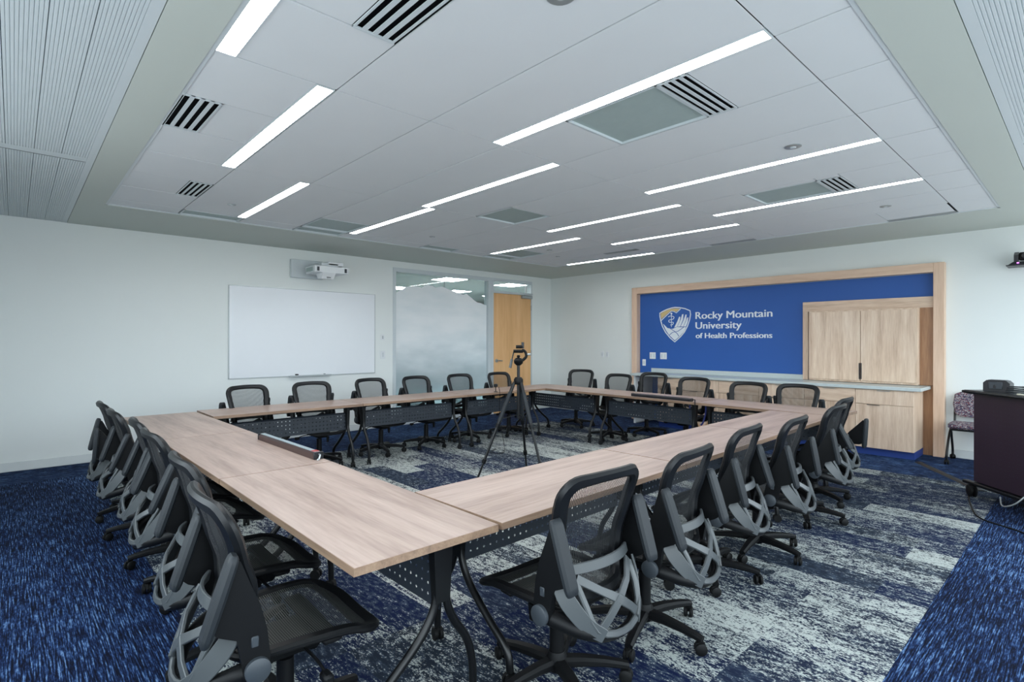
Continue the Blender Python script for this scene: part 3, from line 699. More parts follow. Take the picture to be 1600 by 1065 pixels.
# logo: flat letters and shield on the blue field
lg = empty('wall_logo', (XR - 0.008, 4.4, 1.7)); tag(lg, 'white university logo lettering with shield emblem on the blue wall', 'sign')
def text_mesh(t_):
    cu = bpy.data.curves.new('lettering', 'FONT'); cu.body = t_; cu.size = 1.0; cu.resolution_u = 4
    ob = bpy.data.objects.new('tmp', cu); COL.objects.link(ob); bpy.context.view_layer.update()
    dg = bpy.context.evaluated_depsgraph_get(); me = bpy.data.meshes.new_from_object(ob.evaluated_get(dg)); bpy.data.objects.remove(ob)
    xs = [v.co.x for v in me.vertices]
    return me, min(xs), max(xs)
def text_line(s, y0, y1, z, cap):
    _, fx0, fx1 = text_mesh(s); sx = (y0 - y1) / (fx1 - fx0); sz = cap / 0.69; ws = s.split(' ')
    for k, wd in enumerate(ws):
        end = text_mesh(' '.join(ws[:k + 1]))[2]; me, a0, a1 = text_mesh(wd); off = end - a1
        out = bmesh.new()
        for sh in (-0.004, 0.0, 0.004):                       # semi-bold strokes
            bm = bmesh.new(); bm.from_mesh(me)
            g = bmesh.ops.extrude_face_region(bm, geom=bm.faces[:])
            for v in [e_ for e_ in g['geom'] if isinstance(e_, bmesh.types.BMVert)]: v.co.z += 1.0
            for v in bm.verts:
                px, pz, d = v.co.x, v.co.y, v.co.z
                v.co = Vector((-0.001 - 0.004 * d + abs(sh) * 0.3, y0 + sh - (px + off - fx0) * sx - 4.4, z + pz * sz - 1.7))
            bmesh.ops.recalc_face_normals(bm, faces=bm.faces)
            tmp = bpy.data.meshes.new('t'); bm.to_mesh(tmp); bm.free(); out.from_mesh(tmp); bpy.data.meshes.remove(tmp)
        me2 = bpy.data.meshes.new('lettering_word'); out.to_mesh(me2); out.free(); me2.materials.append(M_letter); link('lettering_word', me2, lg)
text_line('Rocky Mountain', 4.685, 3.405, 1.838, 0.118)
text_line('University', 4.685, 3.887, 1.668, 0.115)
text_line('of Health Professions', 4.68, 3.405, 1.507, 0.088)
def SP(px, py):        # emblem drawing units: 0..353 across, 0..400 down
    return (5.39 - (px / 353.0) * 0.614 - 4.4, 2.06 - (py / 398.0) * 0.626 - 1.7)
def flat(name, pts, mat, d=0.006):
    MB().prism([SP(*p) for p in pts], -0.001, -d, 'X').build(name, mat, lg, smooth=False)
def stroke(name, pts, wd, mat, closed=False, d=0.006):
    P = [Vector((-d / 2, *SP(*p))) for p in pts]
    MB().ribbon(P, wd, d, (-1, 0, 0), closed, 0.1).build(name, mat, lg, smooth=False)
outl = [(0, 62), (40, 40), (90, 20), (140, 7), (178, 3), (230, 8), (290, 22), (345, 48), (350, 90), (340, 150), (318, 215), (285, 280), (240, 335), (175, 393), (120, 345), (70, 285), (32, 215), (10, 140), (2, 95)]
stroke('shield_outline', outl, 0.017, M_letter, True)
flat('gold_ridge', [(12, 66), (60, 40), (120, 20), (180, 14), (232, 20), (190, 55), (165, 42), (130, 38), (80, 78), (18, 130)], M_gold)
stroke('ridge_line', [(16, 148), (80, 90), (135, 44), (165, 48), (192, 66), (240, 22)], 0.012, M_letter)
flat('palm', [(40, 185), (60, 205), (90, 235), (150, 245), (200, 225), (245, 228), (300, 228), (280, 275), (230, 330), (175, 376), (110, 315), (70, 255)], M_letter, 0.005)
for q in ([(170, 230), (205, 160), (225, 110), (238, 112), (230, 160), (200, 222)], [(205, 222), (240, 150), (258, 85), (272, 82), (268, 140), (236, 220)], [(242, 220), (275, 150), (295, 88), (308, 90), (300, 150), (270, 222)], [(275, 222), (300, 165), (315, 122), (326, 122), (320, 170), (300, 222)]): flat('finger', q, M_letter)
stroke('palm_line', [(110, 320), (150, 285), (210, 275), (275, 230)], 0.008, M_blue, d=0.012)
stroke('palm_line', [(120, 238), (170, 270), (205, 300), (222, 330)], 0.008, M_blue, d=0.012)
stroke('staff', [(137, 70), (137, 225)], 0.008, M_letter)
stroke('serpent', smoothpath([Vector((100, 108, 0)), Vector((125, 98, 0)), Vector((165, 110, 0)), Vector((155, 135, 0)), Vector((110, 145, 0)), Vector((112, 168, 0)), Vector((158, 172, 0)), Vector((150, 196, 0)), Vector((125, 200, 0))], 4), 0.010, M_letter) if False else stroke('serpent', [(p.x, p.y) for p in smoothpath([(100, 108, 0), (125, 98, 0), (165, 110, 0), (155, 135, 0), (110, 145, 0), (112, 168, 0), (158, 172, 0), (150, 196, 0), (125, 200, 0)], 4)], 0.011, M_letter)
MB().cyl((-0.001, *SP(137, 72)), (-0.007, *SP(137, 72)), 0.017, n=14).build('staff_knob', M_letter, lg)

# ------------------------------------------------------------------ tables
TZ = 0.725; TT = 0.028; TD = 0.615
def table_meshes(L):
    """local frame: x along the table, y from the inner edge (0) to the outer edge (TD), z up"""
    d = {}
    d['top'] = MB().box((-L / 2 + 0.003, 0.002, TZ - TT), (L / 2 - 0.003, TD - 0.002, TZ)).mesh('table_top', M_top, smooth=False)
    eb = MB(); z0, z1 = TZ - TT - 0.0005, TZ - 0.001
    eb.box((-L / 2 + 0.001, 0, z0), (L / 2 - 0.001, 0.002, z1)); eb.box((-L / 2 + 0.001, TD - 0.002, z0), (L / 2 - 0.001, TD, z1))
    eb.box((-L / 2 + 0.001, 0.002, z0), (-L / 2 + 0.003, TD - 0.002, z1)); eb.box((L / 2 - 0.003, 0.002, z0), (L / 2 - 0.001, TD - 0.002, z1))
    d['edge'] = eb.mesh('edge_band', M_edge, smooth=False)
    br = MB().hull([(sx * 0.03, y, 0.697) for sx in (-1, 1) for y in (0.135, 0.285)] + [(sx * 0.024, y, 0.662) for sx in (-1, 1) for y in (0.160, 0.262)])
    br.hull([(sx * 0.020, y, 0.665) for sx in (-1, 1) for y in (0.166, 0.252)] + [(sx * 0.016, y, 0.455) for sx in (-1, 1) for y in (0.176, 0.240)])
    d['bracket'] = br.mesh('leg_bracket', M_tube)
    d['leg_in'] = MB().tube(smoothpath([(0, 0.182, 0.60), (0, 0.182, 0.46), (0, 0.150, 0.37), (0, 0.085, 0.27), (0, 0.055, 0.17), (0, 0.05, 0.065)], 5), 0.0165, 10).mesh('leg', M_tube)
    d['leg_out'] = MB().tube(smoothpath([(0, 0.228, 0.60), (0, 0.232, 0.46), (0, 0.29, 0.355), (0, 0.42, 0.24), (0, 0.535, 0.15), (0, 0.56, 0.065)], 5), 0.0165, 10).mesh('leg', M_tube)
    cs = MB()
    for s in (-1, 1): cs.cyl((s * 0.006, 0, 0.03), (s * 0.022, 0, 0.03), 0.030, n=14)
    cs.cyl((0, 0, 0.02), (0, 0, 0.075), 0.012, n=8); cs.rbox((-0.007, -0.02, 0.03), (0.007, 0.02, 0.062), 0.004)
    d['caster'] = cs.mesh('caster', M_gum)
    pm = MB(); hl = L / 2 - 0.11
    prof = [(0.0, -0.10), (0.0, 0.085), (0.016, 0.10)]
    v = []; f = []
    for y, z in prof: v += [(-hl, y, z), (hl, y, z)]
    f = [(0, 1, 3, 2), (2, 3, 5, 4)]
    pm.add(v, f); d['panel'] = pm.mesh('modesty_panel', M_perf, smooth=False)
    d['rail'] = MB().rbox((-L / 2 + 0.12, 0.19, 0.665), (L / 2 - 0.12, 0.27, 0.697), 0.004).mesh('under_rail', M_tube)
    return d
tm_cache = {}
def table(cx_, cy_, ang, L, label):
    """(cx,cy) middle of the inner edge; local +y points outwards"""
    if L not in tm_cache: tm_cache[L] = table_meshes(L)
    d = tm_cache[L]
    t = empty('training_table', (cx_, cy_, 0), R(ang)); tag(t, label, 'table', 'tables in the hollow square')
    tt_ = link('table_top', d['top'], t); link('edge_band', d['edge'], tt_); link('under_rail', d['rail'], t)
    link('modesty_panel', d['panel'], t, (0, 0.205, 0.515))
    for s in (-1, 1):
        x = s * (L / 2 - 0.10)
        link('leg_bracket', d['bracket'], t, (x, 0, 0))
        a = link('leg', d['leg_in'], t, (x, 0, 0)); b = link('leg', d['leg_out'], t, (x, 0, 0))
        link('caster', d['caster'], a, (0, 0.05, 0), random.uniform(0, 3)); link('caster', d['caster'], b, (0, 0.56, 0), random.uniform(0, 3))
def table_pts(ax, ay, bx, by, label):
    """inner edge from a to b, with the outer side on the left of a->b"""
    L = round(math.hypot(bx - ax, by - ay), 3)
    table((ax + bx) / 2, (ay + by) / 2, math.degrees(math.atan2(by - ay, bx - ax)), L, label)
# left run (outer side is -x): inner edge runs +y
table_pts(1.412, 1.602, 1.409, 3.118, 'table at the near corner of the hollow square, left side')
table_pts(1.407, 3.123, 1.395, 4.630, 'middle table on the left side, carrying the brown power strip')
table_pts(1.393, 4.635, 1.366, 6.235, 'far table on the left side, toward the whiteboard wall')
# far run (outer side +y): inner edge runs -x ... outer on left of a->b means a->b = +x
table_pts(1.402, 5.722, 2.962, 5.730, 'far-side table nearest the whiteboard, joining the left run')
table_pts(2.968, 5.735, 4.508, 5.750, 'middle table on the far side, below the glass partition')
table_pts(4.514, 5.752, 6.025, 5.748, 'far-side table before the wooden door')
# right-back run (outer +x): a->b = -y
table_pts(6.040, 6.345, 6.000, 4.810, 'table in the far corner of the square, nearest the room corner')
table_pts(5.998, 4.804, 5.955, 3.252, 'middle table on the logo-wall side, carrying the black power strip')
table_pts(5.950, 3.246, 5.880, 1.720, 'table at the right corner of the square, nearest the lectern')
# near right run (outer -y): a->b = -x
table_pts(2.908, 2.254, 1.416, 2.219, 'near-side table next to the near corner, behind the closest chair')
table_pts(4.400, 2.292, 2.912, 2.255, 'middle table on the near right side of the square')
table_pts(5.860, 2.328, 4.404, 2.293, 'near-side table at the right end, joining the logo-wall run')

# ------------------------------------------------------------------ office chairs (24)
def interp(tbl, v):
    for (a, x), (b, y) in zip(tbl, tbl[1:]):
        if v <= b:
            t = (v - a) / (b - a); t = t * t * (3 - 2 * t) * 0.5 + t * 0.5
            return x + (y - x) * t
    return tbl[-1][1]
BXP = [(-0.1, -0.230), (0, -0.218), (0.22, -0.186), (0.42, -0.188), (0.7, -0.226), (1.0, -0.268), (1.1, -0.280)]
BW = [(-0.1, 0.150), (0, 0.166), (0.2, 0.190), (0.5, 0.211), (0.8, 0.229), (1.0, 0.236), (1.1, 0.236)]
def bsurf(u, v):
    hw = interp(BW, v); y = u * hw
    return Vector((interp(BXP, v) + 0.045 * u * u - 0.02, y, 0.465 + 0.465 * v + 0.018 * (1 - u * u) * max(0, min(1, v))))
def rr_loop(ru, rv, n=7, m=9):
    """rounded rectangle in (u -1..1, v 0..1)"""
    out = []
    cs = [(1 - ru, 1 - rv, 0), (-1 + ru, 1 - rv, 90), (-1 + ru, rv, 180), (1 - ru, rv, 270)]
    for k, (cu, cv, a0) in enumerate(cs):
        for i in range(n):
            a = R(a0 + 90 * i / (n - 1)); out.append((cu + ru * math.cos(a), cv + rv * math.sin(a)))
        nu, nv, na = cs[(k + 1) % 4]; p = out[-1]; q = (nu + ru * math.cos(R(na)), nv + rv * math.sin(R(na)))
        for i in range(1, m): out.append((p[0] + (q[0] - p[0]) * i / m, p[1] + (q[1] - p[1]) * i / m))
    return out
def chair_meshes():
    d = {}
    # star base
    sb = MB(); sb.lathe([(0.034, 0.055), (0.046, 0.07), (0.046, 0.11), (0.034, 0.14)], n=20)
    for k in range(5):
        a = 2 * math.pi * k / 5; ca, sa = math.cos(a), math.sin(a)
        P = [(0.03, 0.092), (0.11, 0.094), (0.20, 0.088), (0.27, 0.078), (0.305, 0.070)]
        sb.ribbon([(r * ca, r * sa, z) for r, z in P], [0.062, 0.056, 0.048, 0.042, 0.036], [0.046, 0.04, 0.034, 0.03, 0.028], (0, 0, 1), rc=0.28)
    d['base'] = sb.mesh('star_base', M_black)
    cs = MB()
    for s in (-1, 1):
        cs.add(*lathe_x(0.028, 0.019, s * 0.014))
    cs.cyl((0, 0, 0.03), (0, 0, 0.075), 0.009, n=8); cs.hull([(-0.006, -0.028, 0.03), (0.006, -0.028, 0.03), (-0.014, 0.0, 0.064), (0.014, 0, 0.064), (-0.006, 0.02, 0.055), (0.006, 0.02, 0.055), (-0.006, -0.02, 0.055), (0.006, -0.02, 0.055)])
    d['caster'] = cs.mesh('caster', M_gum)
    d['column'] = MB().lathe([(0.031, 0.11), (0.030, 0.30), (0.022, 0.302), (0.016, 0.304), (0.016, 0.40)], n=18).mesh('gas_column', M_black)
    me = MB(); me.hull([(-0.14, -0.07, 0.40), (-0.14, 0.07, 0.40), (0.13, -0.075, 0.40), (0.13, 0.075, 0.40), (-0.12, -0.05, 0.352), (-0.12, 0.05, 0.352), (0.10, -0.05, 0.352), (0.10, 0.05, 0.352), (-0.14, -0.08, 0.43), (-0.14, 0.08, 0.43), (0.13, -0.08, 0.43), (0.13, 0.08, 0.43)])
    me.rbox((-0.19, -0.12, 0.425), (-0.14, 0.12, 0.455), 0.008); me.rbox((0.06, -0.21, 0.43), (0.13, 0.21, 0.452), 0.008); me.rbox((-0.16, -0.21, 0.43), (-0.11, 0.21, 0.452), 0.008)
    d['mech'] = me.mesh('tilt_mechanism', M_black)
    lv = MB(); lv.tube(smoothpath([(0.03, -0.07, 0.395), (0.04, -0.20, 0.39), (0.045, -0.255, 0.375)], 4), 0.0055, 8); lv.rbox((0.028, -0.30, 0.350), (0.062, -0.245, 0.380), 0.008)
    d['lever'] = lv.mesh('height_lever', M_black)
    kn = MB(); kn.hull([(0.06, 0.06, 0.36), (0.09, 0.06, 0.36), (0.06, 0.085, 0.36), (0.09, 0.085, 0.36), (0.065, 0.065, 0.29), (0.085, 0.065, 0.29), (0.065, 0.08, 0.29), (0.085, 0.08, 0.29)])
    d['knob'] = kn.mesh('tension_paddle', M_black)
    # seat
    def ssurf(u, v):
        x = -0.215 + 0.485 * v; hw = 0.205 + 0.045 * math.sin(min(1, v * 1.25) * math.pi / 2) - 0.03 * max(0, v - 0.85) / 0.15
        z = 0.436 + 0.016 * u * u * (1 - v * 0.6) - 0.055 * max(0, v - 0.68) ** 2 / 0.1 + 0.012 * math.sin(v * math.pi)
        return Vector((x, u * hw, z))
    loop = rr_loop(0.42, 0.20)
    d['seat_mesh'] = MB().grid(lambda i, j: ssurf((i * 2 - 1) * 0.93, 0.03 + j * 0.93), 8, 12).mesh('seat_mesh', M_meshs)
    d['seat_frame'] = MB().ribbon([ssurf(u * 0.93, 0.5 + (v - 0.5) * 0.94) - Vector((0, 0, 0.006)) for u, v in loop],
        [0.036 + 0.04 * max(0, v - 0.8) / 0.2 + 0.01 * abs(u) for u, v in loop], [0.026] * len(loop), lambda i: (0, 0, 1), True, 0.32).mesh('seat_frame', M_black)
    # back
    bl = rr_loop(0.30, 0.13)
    def bn(u, v):
        a = bsurf(u, v + 0.02) - bsurf(u, v - 0.02); b_ = bsurf(u + 0.05, v) - bsurf(u - 0.05, v)
        return b_.cross(a).normalized()
    d['back_frame'] = MB().ribbon([bsurf(u * 0.90, 0.5 + (v - 0.5) * 0.95) for u, v in bl],
        [0.044 + 0.016 * abs(u) ** 3 for u, v in bl], [0.032 + 0.012 * abs(u) ** 3 * (1 - abs(v - 0.3)) for u, v in bl], lambda i: bn(*bl[i]), True, 0.34).mesh('backrest_frame', M_frame)
    d['back_mesh'] = MB().grid(lambda i, j: bsurf((i * 2 - 1) * 0.92, 0.02 + j * 0.96), 8, 14).mesh('backrest_mesh', M_meshb)
    d['lumbar'] = MB().grid(lambda i, j: bsurf((i * 2 - 1) * 0.86, 0.16 + j * 0.14) + Vector((-0.012, 0, 0)), 8, 2).mesh('lumbar_band', M_black)
    # grey yoke: shield with X
    def ys(y, s):           # s 0 bottom .. 1 top
        return Vector((-0.352 + 0.085 * s - 0.02 * math.sin(s * math.pi) + 0.065 * (y / 0.2) ** 2, y, 0.400 + 0.228 * s))
    yn = (-1, 0, 0.25)
    yk = MB()
    yk.ribbon([ys(y, 0.97 + 0.03 * (1 - (y / 0.19) ** 2)) for y in [-0.192 + 0.384 * k / 14 for k in range(15)]], 0.040, 0.013, yn, rc=0.25)
    U = [(-0.158, 0.82), (-0.150, 0.5), (-0.138, 0.26), (-0.118, 0.10), (-0.085, 0.02), (-0.04, -0.02), (0, -0.03), (0.04, -0.02), (0.085, 0.02), (0.118, 0.10), (0.138, 0.26), (0.150, 0.5), (0.158, 0.82)]
    yk.ribbon([ys(y, s) for y, s in U], 0.026, 0.016, yn, rc=0.3)
    for s_ in (-1, 1):
        yk.ribbon([ys(s_ * y, s) for y, s in [(-0.152, 0.86), (-0.08, 0.66), (0, 0.46), (0.06, 0.27), (0.105, 0.10)]], [0.034, 0.030, 0.036, 0.032, 0.036], 0.012, yn, rc=0.2)
    d['yoke'] = yk.mesh('back_yoke', M_grey)
    for s_, nm in ((-1, 'r'), (1, 'l')):
        bl_ = MB().ribbon(smoothpath([(-0.342, s_ * 0.100, 0.402), (-0.305, s_ * 0.160, 0.45), (-0.255, s_ * 0.205, 0.53), (-0.225, s_ * 0.218, 0.585)], 4), [0.050, 0.052, 0.054, 0.056, 0.058, 0.06, 0.062, 0.064, 0.064, 0.062, 0.060, 0.058, 0.055], 0.010, (-0.75, s_ * 0.65, 0.15), rc=0.2)
        d['blade' + nm] = bl_.mesh('yoke_blade', M_grey)
        ya = MB().tube(smoothpath([(-0.17, s_ * 0.225, 0.455), (-0.22, s_ * 0.212, 0.445), (-0.285, s_ * 0.165, 0.418), (-0.325, s_ * 0.08, 0.388), (-0.335, 0, 0.380)], 4), [0.030, 0.030, 0.030, 0.030, 0.029, 0.028, 0.027, 0.026, 0.025, 0.024, 0.023, 0.022, 0.021, 0.020, 0.019, 0.018, 0.017], 10)
        ya.hull([(-0.19, s_ * 0.20, 0.43), (-0.19, s_ * 0.20, 0.455), (-0.10, s_ * 0.19, 0.43), (-0.10, s_ * 0.19, 0.455), (-0.15, s_ * 0.225, 0.44), (-0.15, s_ * 0.225, 0.48), (-0.19, s_ * 0.225, 0.44), (-0.19, s_ * 0.225, 0.48)])
        d['yarm' + nm] = ya.mesh('yoke_arm', M_black)
        # armrest, local to its pivot
        pl_ = [(0.032, -0.012), (0.038, 0.03), (0.028, 0.12), (0.008, 0.20), (-0.022, 0.275), (-0.048, 0.345), (-0.062, 0.345), (-0.128, 0.150), (-0.108, 0.130), (-0.058, 0.105), (-0.044, 0.03), (-0.038, -0.02), (-0.012, -0.036)]
        d['bracket' + nm] = MB().prism(pl_ if s_ > 0 else pl_[::-1], -0.014, 0.014, 'Y').mesh('arm_bracket', M_black, angle=50)
        P0, P1 = Vector((-0.148, s_ * 0.010, 0.115)), Vector((-0.064, s_ * 0.010, 0.368)); dr = (P1 - P0)
        path = [P0 + dr * t for t in (0, 0.03, 0.1, 0.5, 0.9, 0.97, 1.0)]
        d['pad' + nm] = MB().ribbon(path, [0.046, 0.056, 0.063, 0.066, 0.063, 0.056, 0.046], [0.016, 0.026, 0.030, 0.032, 0.030, 0.026, 0.016], (-0.95, 0, 0.31), rc=0.3).mesh('arm_pad', M_pad)
        d['disc' + nm] = MB().tube([(0, s_ * 0.012, 0), (0, s_ * 0.028, 0), (0, s_ * 0.031, 0)], [0.038, 0.038, 0.034], 24).mesh('pivot_disc', M_disc)
        d['button' + nm] = MB().rbox((-0.018, min(s_ * 0.012, s_ * 0.018), 0.070), (0.004, max(s_ * 0.012, s_ * 0.018), 0.104), 0.005).mesh('arm_button', M_disc)
    return d
def lathe_x(r, w_, x):
    n = 14; v = []; f = []
    prof = [(r * 0.75, -w_ / 2), (r, -w_ / 4), (r, w_ / 4), (r * 0.75, w_ / 2)]
    for rr, dx in prof:
        for k in range(n): a = 2 * math.pi * k / n; v.append((x + dx, rr * math.cos(a), r + rr * math.sin(a)))
    for i in range(3):
        for k in range(n): l = (k + 1) % n; f.append((i * n + k, i * n + l, (i + 1) * n + l, (i + 1) * n + k))
    f += [tuple(range(n))[::-1], tuple(range(3 * n, 4 * n))]
    return v, f
CM = chair_meshes()
def chair(tx, ty, face, label, group, arms=(0, 0), base=0.0):
    """(tx,ty): middle of the top of the backrest; face: heading in degrees"""
    a = R(face); ox, oy = tx + 0.275 * math.cos(a), ty + 0.275 * math.sin(a)
    t = empty('office_chair', (ox, oy, 0), a); tag(t, label, 'chair', group)
    sb = link('star_base', CM['base'], t, (0, 0, 0), R(base))
    for k in range(5):
        ak = 2 * math.pi * k / 5
        link('caster', CM['caster'], sb, (0.296 * math.cos(ak), 0.296 * math.sin(ak), 0), random.uniform(0, 6.28))
    link('gas_column', CM['column'], t)
    mc = link('tilt_mechanism', CM['mech'], t, (0, 0, -0.03)); link('height_lever', CM['lever'], mc); link('tension_paddle', CM['knob'], mc)
    DZ = (0, 0, -0.03)
    link('seat_frame', CM['seat_frame'], t); link('seat_mesh', CM['seat_mesh'], t)
    bf = link('backrest_frame', CM['back_frame'], t); link('backrest_mesh', CM['back_mesh'], t)
    yk = link('back_yoke', CM['yoke'], t, DZ)
    for s_, nm, da in ((-1, 'r', arms[0]), (1, 'l', arms[1])):
        link('yoke_blade', CM['blade' + nm], yk); link('yoke_arm', CM['yarm' + nm], yk)
        ar = link('armrest', CM['bracket' + nm], t, (-0.165, s_ * 0.240, 0.435)); ar.rotation_euler = (0, R(-da), R(s_ * 4))
        link('arm_pad', CM['pad' + nm], ar); link('pivot_disc', CM['disc' + nm], ar); link('arm_button', CM['button' + nm], ar)
G1, G2, G3, G4 = 'chairs on the left side', 'chairs along the whiteboard wall', 'chairs along the logo wall', 'chairs on the near right side'
CH = [
 (0.455, 2.015, -2, 'black mesh chair nearest the camera on the left, seat fully seen', G1, (0, 0), 12),
 (0.520, 2.680, -1, 'second mesh chair from the camera on the left side', G1, (0, 0), 40),
 (0.545, 3.545, 1, 'third mesh chair on the left side, at the table joint', G1, (-4, -4), 5),
 (0.560, 4.120, -2, 'fourth mesh chair on the left side, mostly hidden behind the third', G1, (0, -3), 30),
 (0.517, 4.780, 0, 'fifth mesh chair on the left side, before the last one', G1, (-3, 0), 22),
 (0.515, 5.440, 0, 'farthest mesh chair on the left side, by the whiteboard wall', G1, (14, 5), 50),
 (1.900, 6.420, 280, 'mesh chair behind the far tables, leftmost under the whiteboard', G2, (12, 4), 10),
 (2.655, 6.480, 268, 'mesh chair behind the far tables, under the whiteboard tray', G2, (0, 0), 33),
 (3.470, 6.560, 276, 'mesh chair behind the far tables, at the right edge of the whiteboard', G2, (0, 0), 54),
 (4.175, 6.550, 273, 'mesh chair before the left half of the frosted glass', G2, (0, 0), 18),
 (4.940, 6.540, 270, 'mesh chair before the right half of the frosted glass', G2, (6, 3), 60),
 (5.690, 6.500, 270, 'mesh chair before the wooden door, behind the tripod', G2, (3, 0), 25),
 (7.350, 6.130, 198, 'mesh chair in the room corner, pulled back from the table', G3, (6, 4), 40),
 (6.800, 4.920, 182, 'mesh chair before the left edge of the blue wall', G3, (8, 0), 15),
 (7.500, 4.760, 186, 'mesh chair pushed back against the counter under the wall plates', G3, (0, 0), 62),
 (6.950, 3.760, 180, 'mesh chair behind the black power strip, under the lettering', G3, (0, 0), 8),
 (6.650, 2.880, 178, 'mesh chair second from the right before the base cabinets', G3, (0, 0), 30),
 (6.720, 2.340, 180, 'mesh chair rightmost before the base cabinets', G3, (0, 5), 45),
 (1.690, 1.279, 88, 'large mesh chair closest to the camera on the near right side', G4, (0, 0), 14),
 (2.355, 1.262, 95, 'second mesh chair on the near right side', G4, (0, 0), 33),
 (3.200, 1.372, 95, 'third mesh chair on the near right side', G4, (0, 4), 50),
 (3.820, 1.322, 94, 'fourth mesh chair on the near right side', G4, (8, 5), 20),
 (4.790, 1.365, 92, 'fifth mesh chair on the near right side', G4, (-8, 8), 42),
 (5.440, 1.486, 92, 'farthest mesh chair on the near right side, one arm swung out', G4, (22, 0), 5),
]
for c_ in CH: chair(*c_)

# ------------------------------------------------------------------ tripod
tx, ty = 3.60, 3.80
fx, fy = math.cos(yaw), math.sin(yaw)
tri = empty('camera_tripod', (tx, ty, 0)); tag(tri, 'black camera tripod with pan head standing inside the table square', 'tripod')
def cdir(a, d): return Vector((a * rt.x + d * fx, a * rt.y + d * fy, 0))
for a, d in ((-0.44, -0.12), (0.27, -0.30), (0.10, 0.42)):
    o_ = cdir(a, d); top = o_ * 0.09 + Vector((0, 0, 1.055)); foot = o_ + Vector((0, 0, 0.012))
    L_ = foot - top; m1 = top + L_ * 0.40; m2 = top + L_ * 0.72
    lg_ = MB().tube([top, top + L_ * 0.02, m1], [0.012, 0.017, 0.016], 10).build('leg', M_tube, tri)
    MB().tube([top + L_ * 0.10, top + L_ * 0.36], 0.021, 10).build('foam_grip', M_pad, lg_)
    for k, (p, q, r_) in enumerate(((m1, m2, 0.013), (m2, foot, 0.010))):
        MB().tube([p, q], r_, 8).build('leg_section', M_tube, lg_)
    for p in (m1, m2): MB().tube([p - L_ * 0.018, p + L_ * 0.018], 0.021, 10).build('leg_lock', M_black, lg_)
    MB().lathe([(0.016, 0), (0.018, 0.012), (0.012, 0.03)], o_, 10).build('rubber_foot', M_gum, lg_)
    MB().tube([Vector((0, 0, 0.74)), top + L_ * 0.34], 0.005, 6).build('brace', M_tube, lg_)
MB().lathe([(0.036, 1.03), (0.045, 1.045), (0.045, 1.08), (0.03, 1.10)], n=16).build('shoulder', M_black, tri)
MB().cyl((0, 0, 0.70), (0, 0, 1.24), 0.015, n=14).build('centre_column', M_tube, tri)
hd = MB().lathe([(0.02, 1.215), (0.042, 1.235), (0.046, 1.262), (0.030, 1.285), (0.012, 1.29), (0.018, 1.305), (0.01, 1.315)], n=18).build('pan_head', M_black, tri)
fm = MB(); p0 = cdir(-0.05, 0); p1 = cdir(0.055, 0)
fm.tube(smoothpath([p1 * 0.7 + Vector((0, 0, 1.262)), p1 * 1.35 + Vector((0, 0, 1.30)), p1 * 1.2 + Vector((0, 0, 1.345)), p1 * 0.6 + Vector((0, 0, 1.368))], 4), 0.014, 8)
fm.tube([p0 * 1.0 + Vector((0, 0, 1.352)), p1 * 0.8 + Vector((0, 0, 1.352))], 0.016, 8); fm.build('tilt_frame', M_black, hd)
MB().tube([p0 * 0.5 + Vector((0, 0, 1.395)), p1 * 0.8 + Vector((0, 0, 1.395))], 0.016, 8).build('quick_plate', M_black, hd)
MB().tube([p1 * 0.75 + Vector((0, 0, 1.38)), p1 * 0.75 + Vector((0, 0, 1.44))], 0.013, 8).build('clamp_block', M_dev, hd)
MB().tube([p1 * 1.2 + Vector((0, 0, 1.32)), p1 * 2.1 + Vector((0, 0, 1.322))], [0.006, 0.012], 8).build('tilt_knob', M_alu, hd)
hn = MB().tube([p0 * 0.9 + Vector((0, 0, 1.35)), p0 * 1.3 + Vector((0, 0, 1.265))], 0.006, 8).build('pan_handle', M_tube, hd)
MB().tube([p0 * 1.28 + Vector((0, 0, 1.275)), p0 * 1.62 + Vector((0, 0, 1.19))], [0.012, 0.014], 8).build('handle_grip', M_grey, hn)
wc_ = empty('small_webcam', (5.05, 5.80, 0.725)); tag(wc_, 'small black camera module clipped at the far table edge beside the tripod', 'webcam')
MB().rbox((-0.025, -0.02, 0.07), (0.025, 0.02, 0.115), 0.006).build('body', M_dev, wc_); MB().cyl((0, 0, 0.008), (0, 0, 0.072), 0.006, n=8).build('stem', M_tube, wc_); MB().lathe([(0.03, 0), (0.03, 0.006), (0.008, 0.012)], n=14).build('foot', M_dev, wc_)
tag(MB().tube(smoothpath([(5.05, 5.735, 0.80), (5.04, 5.70, 0.70), (5.05, 5.72, 0.5), (5.03, 5.65, 0.2), (4.9, 5.45, 0.02), (4.65, 5.2, 0.006), (4.55, 5.32, 0.006), (4.75, 5.45, 0.006)], 6), 0.004, 6).build('webcam_cable', M_gum), 'thin black cable hanging from the far table to the carpet', 'cable')

